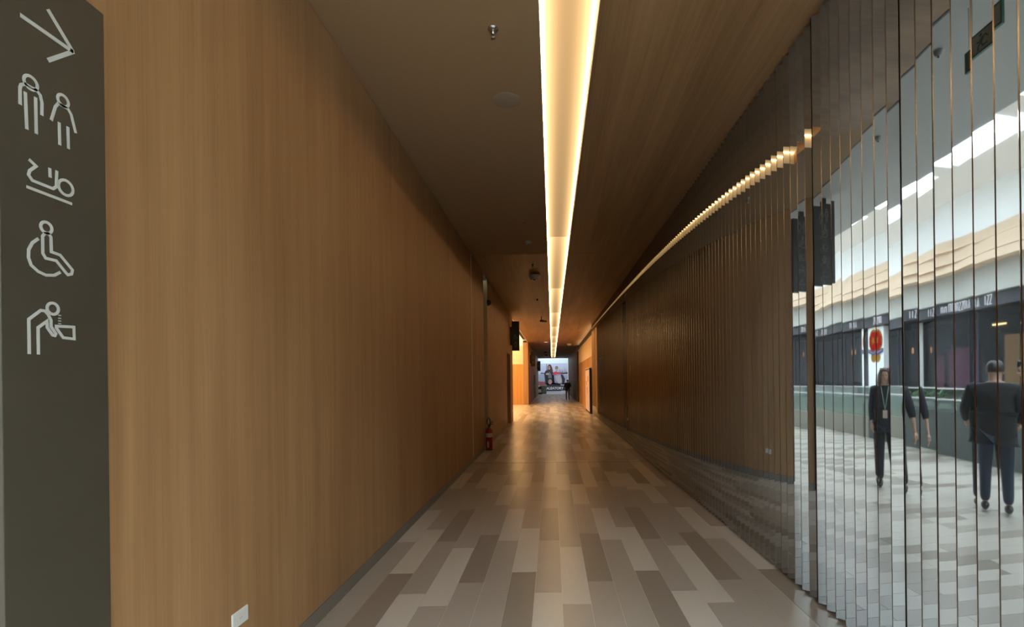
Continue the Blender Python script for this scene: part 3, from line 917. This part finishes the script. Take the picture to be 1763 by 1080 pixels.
def wavy(name, mat, z0, z1, yf, yb, ph, parent, x0=-40, x1=14, n=110):
    mb = MB()
    vs = []
    for i in range(n + 1):
        x = x0 + (x1 - x0) * i / n
        w = WAVE(x, ph)
        vs += [(x, yf + w, z0), (x, yf + w, z1), (x, yb, z1), (x, yb, z0)]
    fs = []
    for i in range(n):
        for k in range(4):
            fs.append((4 * i + k, 4 * i + (k + 1) % 4, 4 * i + 4 + (k + 1) % 4, 4 * i + 4 + k))
    fs += [(0, 1, 2, 3), (4 * n, 4 * n + 3, 4 * n + 2, 4 * n + 1)]
    mb.add(vs, fs)
    return mb.build(name, mat, parent)


for i, (z0, z1, out) in enumerate(((7.02, 7.48, 0.25), (6.40, 6.92, 0.60), (5.95, 6.28, 0.95))):
    wavy('cove_band', BAND, z0, z1, FY + out, FY - 0.2, 0.35 * i, wb)
    wavy('cove_ledge', BAND, z0 - 0.10, z0, FY + out + 0.42, FY - 0.2, 0.35 * i, wb)
    wavy('cove_led', LED, z0 + 0.002, z0 + 0.03, FY + out + 0.16, FY + out - 0.4, 0.35 * i, wb)
wavy('bulkhead', M['soffit'], 4.74, 5.85, FY + 0.75, FY - 0.2, 0.7, wb)

DARK = plain('fascia_dark', (0.018, 0.020, 0.028), 0.5)
sf = wavy('fascia_board', DARK, 4.21, 4.73, FY + 0.55, FY - 0.2, 0.7, wb)
LET = glow('letter_glow', (0.9, 0.95, 1.0), 2.2)
rl = random.Random(11)
for x, n, h in ((-27.6, 4, 0.3), (-26.2, 3, 0.3), (-22.6, 3, 0.3), (-20.6, 3, 0.34), (-18.7, 3, 0.34), (-16.9, 2, 0.24), (-16.45, 7, 0.34), (-14.7, 3, 0.36), (-12.4, 5, 0.34)):
    for i in range(n):
        mb = MB()
        cx = x + i * 0.2
        yy = FY + 0.56 + WAVE(cx, 0.7)
        t3 = lambda u, v, d: (u, yy + d, v)
        shape = rl.randrange(4)
        c0, b0, t0 = cx, 4.31, 4.31 + h
        if shape == 0: stroke(mb, [(c0, b0), (c0, t0), (c0 + 0.12, t0), (c0 + 0.12, b0)], 0.035, t3, 0.02)
        elif shape == 1: stroke(mb, [(c0, t0), (c0 + 0.12, t0), (c0, b0), (c0 + 0.12, b0)], 0.035, t3, 0.02)
        elif shape == 2: stroke(mb, [(c0, b0), (c0 + 0.06, t0), (c0 + 0.12, b0)], 0.035, t3, 0.02)
        else: stroke(mb, [(c0 + 0.05, b0), (c0 + 0.05, t0)], 0.04, t3, 0.02)
        mb.build('lit_letter', LET, sf)

# shopfronts: dark interiors behind glass
ROOMC = plain('shop_interior', (0.022, 0.018, 0.024), 0.7, noise=0.4, scale=0.8)
PURP = plain('plum_display', (0.22, 0.05, 0.10), 0.6, noise=0.4, scale=2)
SG = glass('shop_glass', (0.80, 0.82, 0.85), 0.02)
wsh = struct(MB().box(-40, 14, FY - 3.2, FY - 3.0, -0.4, 4.4).box(-40, 14, FY - 3.2, FY - 0.2, 4.2, 4.4).box(-40, 14, FY - 3.2, FY - 0.2, -0.4, 0.0)
             .box(-40.2, -40, FY - 3.2, FY, -0.4, 4.4).box(14, 14.2, FY - 3.2, FY, -0.4, 4.4).build('wall_shops', ROOMC), 'dark shop interiors across the atrium', 'wall')
for i in range(18):
    x = -39.5 + i * 3.0
    w = bx('window_pane', SG, x, x + 2.94, FY - 0.03, FY, 0.02, 4.2, wsh)
    bx('mullion', DARK, x - 0.06, x, FY - 0.06, FY + 0.02, 0.0, 4.2, wsh)
for i, (x, w, h, m_) in enumerate(((-19.3, 1.1, 2.6, PURP), (-17.7, 1.4, 2.9, PURP), (-16.4, 0.9, 2.2, DARK), (-15.25, 0.9, 3.3, M['farwood']), (-24.2, 1.8, 2.4, DARK), (-13.2, 1.8, 3.0, M['farwood']))):
    t = thing('display_rack', ['plum clothes rack in the shop behind the logo pillar', 'plum clothes rack right of the first in the shop window', 'dark low rack between plum rack and wooden screen',
              'wooden screen deep in the shop above the man', 'dark rack in the shop left of the logo pillar', 'wooden screen furthest right in the shops'][i], 'rack', (x, FY - 1.6, 0))
    for s in (-1, 1): bx('upright', M['black'], s * w / 2 - 0.02, s * w / 2 + 0.02, -0.02, 0.02, 0.0, h, t)
    bx('panel', m_, -w / 2 + 0.02, w / 2 - 0.02, -0.1, 0.1, 0.3, h - 0.1, t)
    bx('top_rail', M['black'], -w / 2, w / 2, -0.02, 0.02, h, h + 0.04, t)
for i, (x, z, ln) in enumerate(((-24.6, 3.1, 0.0), (-22.9, 3.0, 0.0), (-20.4, 2.9, 0.0), (-15.25, 3.55, 0.5), (-13.6, 3.55, 0.3))):
    t = thing('pendant_lamp', ['small warm pendant in the leftmost shop', 'small warm pendant just left of the logo pillar', 'small warm pendant just right of the logo pillar',
              'short warm bar lamp above the wooden screen', 'short warm bar lamp furthest right in the shops'][i], 'lamp', (x, FY - 0.9, z))
    MB().tube([(0, 0, 0.1), (0, 0, 4.2 - z)], 0.01, 6).build('cord', M['black'], t)
    if ln: bx('bar', glow('bar_glow', (1, 0.72, 0.3), 8), -ln / 2, ln / 2, -0.03, 0.03, 0.04, 0.10, t)
    else: MB().lathe([(0.0, -0.22), (0.05, -0.2), (0.06, 0.05), (0.02, 0.1), (0, 0.1)], n=12).build('bulb', glow('bulb_glow', (1, 0.5, 0.2), 2.5), t)

# white pillar with the red emblem
lp = thing('emblem_pillar', 'white pillar with a red and yellow round emblem between the shops across the atrium', 'pillar', (-20.9, FY + 0.12, 0))
bx('pillar', M['white'], -0.75, 0.75, -0.1, 0.35, 0.001, 4.18, lp)
e3 = lambda u, v, d: (u, 0.36 + d, v)
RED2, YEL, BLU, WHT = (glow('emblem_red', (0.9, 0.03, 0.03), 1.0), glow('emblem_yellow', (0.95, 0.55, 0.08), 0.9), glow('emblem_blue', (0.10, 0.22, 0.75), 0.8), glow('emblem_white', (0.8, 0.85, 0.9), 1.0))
MB().prism(ell(0.05, 3.45, 0.62, 0.62), e3, 0.03).build('emblem_disc', YEL, lp)
MB().prism([(0.05 + (0.62 if i % 2 else 0.50) * math.cos(i * PI / 8), 3.42 + (0.60 if i % 2 else 0.48) * math.sin(i * PI / 8)) for i in range(16)], e3, 0.05).build('emblem_rosette', RED2, lp)
MB().prism([(0.05 + (0.26 if i % 2 else 0.12) * math.cos(i * PI / 5), 3.45 + (0.26 if i % 2 else 0.12) * math.sin(i * PI / 5)) for i in range(10)], e3, 0.07).build('emblem_star', YEL, lp)
MB().prism([(-0.62, 3.02), (0.05, 2.86), (0.72, 3.02), (0.72, 2.82), (0.05, 2.66), (-0.62, 2.82)], e3, 0.07).build('emblem_ribbon', BLU, lp)
MB().prism([(-0.58, 2.97), (0.05, 2.81), (0.68, 2.97), (0.68, 2.90), (0.05, 2.74), (-0.58, 2.90)], e3, 0.08).build('ribbon_band', WHT, lp)
MB().prism(ell(0.05, 2.55, 0.36, 0.26), e3, 0.03).build('emblem_foot', YEL, lp)

# glass balustrades
BG = glass('balustrade_glass', (0.46, 0.57, 0.55), 0.12)
KERB = plain('kerb_stone', (0.36, 0.34, 0.29), 0.6)


def balustrade(label, y, x0, x1, n, kerb=None, kh=0.52):
    t = thing('glass_balustrade', label, 'balustrade', (0, y, 0))
    bx('kerb', kerb or KERB, x0, x1, -0.08, 0.08, 0.001, kh, t)
    w = (x1 - x0) / n
    for i in range(n):
        bx('glass_panel', BG, x0 + i * w + 0.01, x0 + (i + 1) * w - 0.01, -0.008, 0.008, kh, 1.04, t)
    MB().tube([(x0, 0, 1.06), (x1, 0, 1.06)], 0.025, 10).build('handrail', M['steel'], t)
    return t


PLG = plain('planter_grey', (0.11, 0.13, 0.125), 0.6, noise=0.1, scale=5)
balustrade('near glass balustrade on a pale stone kerb along the atrium edge', -4.05, -26, -7.4, 12)
balustrade('low glass screen on a tall dark grey kerb in front of the plants', -4.05, -7.38, 10, 11, PLG, 0.84)
balustrade('glass balustrade on the far side of the atrium', -11.1, -38, 12, 30)

# planters with plants along the balustrade
LEAF = plain('leaf_green', (0.05, 0.17, 0.035), 0.5, noise=0.3, scale=8)
LEAF2 = plain('leaf_grey_green', (0.12, 0.24, 0.15), 0.5, noise=0.3, scale=8)
pn = thing('planter_trough', 'long dark grey planter trough behind the low glass screen', 'planter', (-5.0, -4.5, 0))
a = MB()
a.box(-2.3, 2.6, -0.36, 0.30, 0.04, 0.10)
for q in ((-2.3, 2.6, 0.24, 0.30), (-2.3, 2.6, -0.36, -0.30), (-2.3, -2.24, -0.30, 0.24), (2.54, 2.6, -0.30, 0.24)): a.box(*q, 0.04, 0.84)
a.build('trough', PLG, pn)
bx('plinth', M['black'], -2.25, 2.55, -0.32, 0.26, 0.001, 0.04, pn)
bx('soil', plain('soil', (0.03, 0.022, 0.015), 0.9, noise=0.3, scale=30), -2.24, 2.54, -0.30, 0.24, 0.78, 0.82, pn)


def plant(label, x, y, z, h, n, spread, mat, seed, kind):
    r = random.Random(seed)
    t = thing('leafy_plant', label, 'plant', (x, y, z), 0, 'plants in the planter trough')
    mb = MB()
    for i in range(n):
        a, s = r.random() * 2 * PI, r.uniform(0.6, 1.0)
        d = Vector((math.cos(a), math.sin(a), 0))
        side = Vector((-d.y, d.x, 0))
        wd = r.uniform(0.5, 1.0) * (0.05 if kind else 0.018)
        L = []
        for k in range(6):
            u = k / 5
            p = d * (spread * s * u ** 1.3) + Vector((0, 0, h * s * (u - 0.55 * u ** 3 * r.uniform(0.5, 1.0))))
            ww = wd * math.sin(PI * min(0.98, u * 0.9 + 0.08))
            L += [p - side * ww, p + side * ww, p + Vector((0, 0, -0.004))]
        fs = []
        for k in range(5):
            b = 3 * k
            fs += [(b, b + 1, b + 4, b + 3), (b + 1, b + 2, b + 5, b + 4), (b + 2, b, b + 3, b + 5)]
        mb.add(L, fs, True)
    mb.build('leaves', mat, t)
    MB().tube([(0, 0, -0.02), (0.01, 0, h * 0.35)], [0.02, 0.01], 8).build('stem', LEAF, t)


for i, (x, h, n, sp_, m_, kd, lb) in enumerate((
        (-6.9, 0.62, 46, 0.42, LEAF, 1, 'broad-leaved green plant at the left end of the trough'),
        (-6.35, 0.42, 60, 0.40, LEAF2, 0, 'low grey-green grassy plant, second from the left in the trough'),
        (-5.85, 0.66, 50, 0.45, LEAF, 1, 'tall broad-leaved plant, third from the left in the trough'),
        (-5.3, 0.40, 60, 0.34, LEAF2, 0, 'low grey-green grassy plant in the middle of the trough'),
        (-4.8, 0.62, 50, 0.38, LEAF, 1, 'broad-leaved plant right of the middle of the trough'),
        (-4.15, 0.42, 60, 0.34, LEAF2, 0, 'low grassy plant near the right end of the trough'),
        (-3.5, 0.64, 50, 0.45, LEAF, 1, 'broad-leaved plant at the right end of the trough'))):
    plant(lb, x, -4.5, 0.845, h, n, sp_, m_, 20 + i, kd)

# ================================================================== PEOPLE
def skinned(name, J, edges, mat, parent, root, sub=2):
    """continuous surface grown over a skeleton: J maps joint -> (x, y, z, rx[, ry])"""
    keys = list(J)
    me = bpy.data.meshes.new(name)
    me.from_pydata([J[k][:3] for k in keys], [(keys.index(a), keys.index(b)) for a, b in edges], [])
    o = link_obj(name, me, mat, parent)
    o.modifiers.new('skin', 'SKIN').use_smooth_shade = True
    for i, k in enumerate(keys):
        sv = me.skin_vertices[0].data[i]
        r = J[k][3:]
        sv.radius = (r[0], r[-1])
        sv.use_root = (k == root)
    m_ = o.modifiers.new('smooth', 'SUBSURF')
    m_.levels = m_.render_levels = sub
    return o


def chain(*ks): return list(zip(ks[:-1], ks[1:]))


SKIN = plain('skin', (0.50, 0.30, 0.22), 0.55)
EYE = plain('eye_dark', (0.02, 0.015, 0.012), 0.3)
LIP = plain('lips', (0.40, 0.14, 0.12), 0.5)


def person(label, loc, face, height, arms, legs, cloth, hair, long_hair=False, jacket_len=0.80, loose=1.0, tilt=0.0, bulk=1.0, cuffs=(0.88, 0.88)):
    """arms: {side: (elbow, wrist)} and legs: {side: (knee, ankle)} in metres for a 1.70 m figure facing +Y"""
    k = height / 1.70
    t = thing('person', label, 'person', loc, face)
    S = lambda p, *r: (p[0] * k, p[1] * k, p[2] * k, *[q * k for q in r])
    hy = 0.03 + tilt * 0.5
    J = {'pelvis': S((0, 0, 0.94), 0.15 * bulk, 0.105), 'waist': S((0, 0, 1.10), 0.135 * bulk, 0.10), 'chest': S((0, -0.005, 1.28), 0.155 * bulk, 0.115),
         'collar': S((0, -0.01, 1.40), 0.10, 0.08), 'neck': S((0, 0.0 + tilt * 0.2, 1.47), 0.052), 'jaw': S((0, hy, 1.535), 0.060, 0.072),
         'brow': S((0, hy, 1.61), 0.074, 0.092), 'crown': S((0, hy - 0.01, 1.675), 0.055, 0.068)}
    E_ = chain('pelvis', 'waist', 'chest', 'collar', 'neck', 'jaw', 'brow', 'crown')
    JA, EA, JL, EL = {}, [], {}, []
    for s, n in ((-1, 'l'), (1, 'r')):
        el, wr = arms[n]
        sh = (s * 0.175 * bulk, -0.01, 1.385)
        J['sho' + n] = S(sh, 0.062); J['elb' + n] = S(el, 0.044); J['wri' + n] = S(wr, 0.029, 0.024)
        E_ += chain('collar', 'sho' + n, 'elb' + n, 'wri' + n)
        JA['sho' + n] = S(sh, 0.078 * loose); JA['elb' + n] = S(el, 0.062 * loose)
        cuff = Vector(el).lerp(Vector(wr), cuffs[0 if s < 0 else 1])
        JA['wri' + n] = S(tuple(cuff), 0.046 * loose)
        EA += chain('collar', 'sho' + n, 'elb' + n, 'wri' + n)
        kn, an = legs[n]
        hip = (s * 0.085, 0, 0.90)
        J['hip' + n] = S(hip, 0.09); J['kne' + n] = S(kn, 0.055); J['ank' + n] = S(an, 0.036)
        E_ += chain('pelvis', 'hip' + n, 'kne' + n, 'ank' + n)
        JL['hip' + n] = S((s * 0.088, 0, 0.88), 0.108); JL['kne' + n] = S(kn, 0.078); JL['ank' + n] = S((an[0], an[1], an[2] + 0.01), 0.062)
        EL += chain('pelvis', 'hip' + n, 'kne' + n, 'ank' + n)
        sm = MB()
        ax, ay, az = [q * k for q in an]
        sm.tube([(ax, ay - 0.075 * k, az - 0.035 * k), (ax, ay - 0.02 * k, az - 0.02 * k), (ax, ay + 0.09 * k, az - 0.035 * k), (ax, ay + 0.19 * k, az - 0.052 * k)],
                [0.030 * k, 0.050 * k, 0.042 * k, 0.022 * k], 12)
        sm.build('shoe', cloth['shoe'], t)
        # hand: palm, four fingers of unequal length and a thumb from the side of the palm
        d = (Vector(wr) - Vector(el)).normalized()
        sd = Vector((0, 1, 0)) - d * d.y
        sd = sd.normalized() if sd.length > 0.2 else Vector((1, 0, 0))
        nn = d.cross(sd)
        w0 = Vector(wr)
        hm = MB()
        P = lambda a, b, c: tuple((w0 + d * a + sd * b + nn * c) * k)
        hm.tube([P(-0.01, 0, 0), P(0.03, 0, 0), P(0.075, 0, 0)], [0.024 * k, 0.034 * k, 0.030 * k], 10)
        for b, ln in ((0.028, 0.062), (0.010, 0.075), (-0.009, 0.070), (-0.027, 0.052)):
            hm.tube([P(0.07, b, 0), P(0.07 + ln * 0.5, b * 1.05, -0.008 * s), P(0.07 + ln, b * 1.05, -0.028 * s)], [0.0095 * k, 0.0088 * k, 0.0068 * k], 8)
        hm.tube([P(0.015, 0.026, 0), P(0.045, 0.050, -0.008 * s), P(0.075, 0.056, -0.018 * s)], [0.012 * k, 0.0095 * k, 0.0072 * k], 8)
        hm.build('hand', SKIN, t)
    skinned('body', J, E_, SKIN, t, 'pelvis')
    JT = {'hem': S((0, 0, jacket_len), 0.185 * bulk * loose, 0.135 * loose), 'pelvis': S((0, 0, 0.96), 0.178 * bulk * loose, 0.128 * loose), 'waist': S((0, 0, 1.10), 0.16 * bulk * loose, 0.122 * loose),
          'chest': S((0, -0.005, 1.28), 0.178 * bulk * loose, 0.135 * loose), 'collar': S((0, -0.01, 1.40), 0.118 * loose, 0.096 * loose), 'neckline': S((0, -0.005, 1.465), 0.072, 0.07), **JA}
    skinned('jacket', JT, chain('hem', 'pelvis', 'waist', 'chest', 'collar', 'neckline') + EA, cloth['top'], t, 'pelvis')
    JL['pelvis'] = S((0, 0, 0.97), 0.150 * bulk, 0.118)
    skinned('trousers', JL, EL, cloth['legs'], t, 'pelvis')
    # face
    f = MB()
    f.tube([(0, (hy + 0.085) * k, 1.600 * k), (0, (hy + 0.104) * k, 1.570 * k), (0, (hy + 0.085) * k, 1.556 * k)], [0.008 * k, 0.014 * k, 0.010 * k], 8)
    f.build('nose', SKIN, t)
    for s in (-1, 1):
        MB().ball((s * 0.028 * k, (hy + 0.080) * k, 1.598 * k), 0.011 * k, 0.008 * k, 0.007 * k, 10, 6).build('eye', EYE, t)
        MB().ball((s * 0.074 * k, (hy - 0.005) * k, 1.580 * k), 0.010 * k, 0.020 * k, 0.030 * k, 10, 6).build('ear', SKIN, t)
    MB().ball((0, (hy + 0.074) * k, 1.528 * k), 0.022 * k, 0.010 * k, 0.006 * k, 10, 6).build('mouth', LIP, t)
    # hair: a cap over the skull, with lengths at the sides when long
    h = MB()
    n, m = 18, 8
    vs = []
    for i in range(m + 1):
        a = PI / 2 - (PI * 0.62) * i / m
        for q in range(n):
            th = 2 * PI * q / n
            front = max(0.0, math.sin(th))
            aa = max(a, PI / 2 - PI * (0.62 - 0.34 * front) * i / m)
            vs.append((0.086 * math.cos(aa) * math.cos(th) * k, (hy - 0.012 + 0.104 * math.cos(aa) * math.sin(th)) * k, (1.615 + 0.098 * math.sin(aa)) * k))
    h.add(vs, [(i * n + q, i * n + (q + 1) % n, (i + 1) * n + (q + 1) % n, (i + 1) * n + q) for i in range(m) for q in range(n)], True)
    if long_hair:
        for s in (-1, 1):
            h.tube([(s * 0.05 * k, (hy + 0.02) * k, 1.70 * k), (s * 0.082 * k, (hy + 0.02) * k, 1.60 * k), (s * 0.088 * k, (hy + 0.01) * k, 1.50 * k), (s * 0.095 * k, (hy + 0.01) * k, 1.40 * k)],
                   [0.02 * k, 0.030 * k, 0.034 * k, 0.016 * k], 10)
        h.tube([(0, (hy - 0.09) * k, 1.64 * k), (0, (hy - 0.10) * k, 1.52 * k), (0, (hy - 0.09) * k, 1.40 * k)], [0.05 * k, 0.07 * k, 0.04 * k], 12)
    h.build('hair', hair, t)
    return t, k


NAVY = plain('navy_cloth', (0.008, 0.011, 0.020), 0.8, noise=0.2, scale=30)
BLACKC = plain('black_cloth', (0.006, 0.007, 0.009), 0.8, noise=0.2, scale=30)
KHAKI = plain('khaki_cloth', (0.16, 0.14, 0.11), 0.8)
DENIM = plain('dark_denim', (0.015, 0.025, 0.05), 0.8, noise=0.2, scale=40)
LEATH = plain('black_leather', (0.012, 0.011, 0.010), 0.35)
HAIR_B = plain('brown_hair', (0.12, 0.065, 0.035), 0.5)
HAIR_D = plain('dark_hair', (0.018, 0.013, 0.010), 0.5)

# walking away, far down the corridor
person('person in a black jacket and khaki trousers walking away far down the corridor', (1.17, 38.0, 0), 0.0, 1.56,
       {'l': ((-0.25, 0.02, 1.14), (-0.17, 0.20, 1.12)), 'r': ((0.25, 0.02, 1.14), (0.17, 0.20, 1.12))},
       {'l': ((-0.10, 0.10, 0.50), (-0.10, -0.04, 0.10)), 'r': ((0.10, 0.04, 0.49), (0.11, -0.16, 0.10))},
       dict(top=BLACKC, legs=KHAKI, shoe=LEATH), HAIR_D, loose=1.12)


def toward(ax, ay, bx_, by_): return math.atan2(-(bx_ - ax), by_ - ay)


# woman with a badge, beside the wall end
w, k = person('woman with long brown hair and a lanyard badge, seen in the mirror fins', (-2.13, -0.42, 0), toward(-2.13, -0.42, 1.8, 2.67), 1.65,
              {'l': ((-0.22, -0.02, 1.12), (-0.20, 0.10, 0.90)), 'r': ((0.27, -0.03, 1.08), (0.31, 0.04, 0.82))},
              {'l': ((-0.09, 0.03, 0.50), (-0.09, -0.01, 0.10)), 'r': ((0.12, 0.02, 0.50), (0.16, 0.0, 0.10))},
              dict(top=NAVY, legs=NAVY, shoe=LEATH), HAIR_B, True, 0.80, 1.05, cuffs=(0.88, 0.30))
LAN = plain('lanyard_green', (0.30, 0.42, 0.34), 0.6)
a = MB()
for s in (-1, 1): a.tube([(s * 0.06 * k, 0.09 * k, 1.44 * k), (s * 0.035 * k, 0.145 * k, 1.30 * k), (0.0, 0.15 * k, 1.12 * k)], 0.006, 6)
a.build('lanyard', LAN, w)
bx('badge', plain('badge_card', (0.62, 0.50, 0.42), 0.4), -0.035, 0.035, 0.148, 0.154, 1.00 * k, 1.11 * k, w)

# man with his back to the mirror fins
person('man in a dark jacket standing with his back to the mirror fins', (-1.46, -1.36, 0), toward(-1.46, -1.36, -4.3, -4.0), 1.69,
       {'l': ((-0.26, 0.0, 1.14), (-0.24, 0.18, 1.00)), 'r': ((0.28, -0.03, 1.14), (0.24, 0.16, 1.0))},
       {'l': ((-0.10, 0.03, 0.50), (-0.11, 0.02, 0.10)), 'r': ((0.10, 0.01, 0.50), (0.11, -0.02, 0.10))},
       dict(top=BLACKC, legs=DENIM, shoe=LEATH), HAIR_D, False, 0.78, 1.16, 0.02, 1.05)

# photographer with a camera at the eye
p, k = person('photographer in dark clothes holding a camera to the face, seen in the mirror fins', (-1.42, -2.12, 0), toward(-1.42, -2.12, -3.2, -0.4), 1.76,
              {'l': ((-0.24, 0.12, 1.22), (-0.10, 0.24, 1.46)), 'r': ((0.26, 0.10, 1.22), (0.11, 0.22, 1.46))},
              {'l': ((-0.10, 0.03, 0.50), (-0.12, 0.0, 0.10)), 'r': ((0.10, 0.01, 0.50), (0.12, -0.02, 0.10))},
              dict(top=BLACKC, legs=DENIM, shoe=LEATH), HAIR_D, False, 0.80, 1.12, 0.03, 1.05)
cm = thing('photo_camera', 'black photo camera held up by the photographer', 'camera', (0, 0, 0))
cm.location = Vector((p.location.x, p.location.y, 0)) + Matrix.Rotation(p.rotation_euler.z, 3, 'Z') @ Vector((0, 0.185 * k, 1.605 * k))
cm.rotation_euler = (0, 0, p.rotation_euler.z)
bevel(bx('camera_body', M['rubber'], -0.075, 0.075, -0.03, 0.035, -0.05, 0.05, cm), 0.008)
MB().lathe([(0.0, 0.035), (0.038, 0.035), (0.040, 0.10), (0.043, 0.14), (0.036, 0.14), (0.0, 0.125)], n=18, axis='Y').build('lens', M['black'], cm)
bevel(bx('viewfinder', M['rubber'], -0.03, 0.03, -0.03, 0.03, 0.05, 0.075, cm), 0.006)
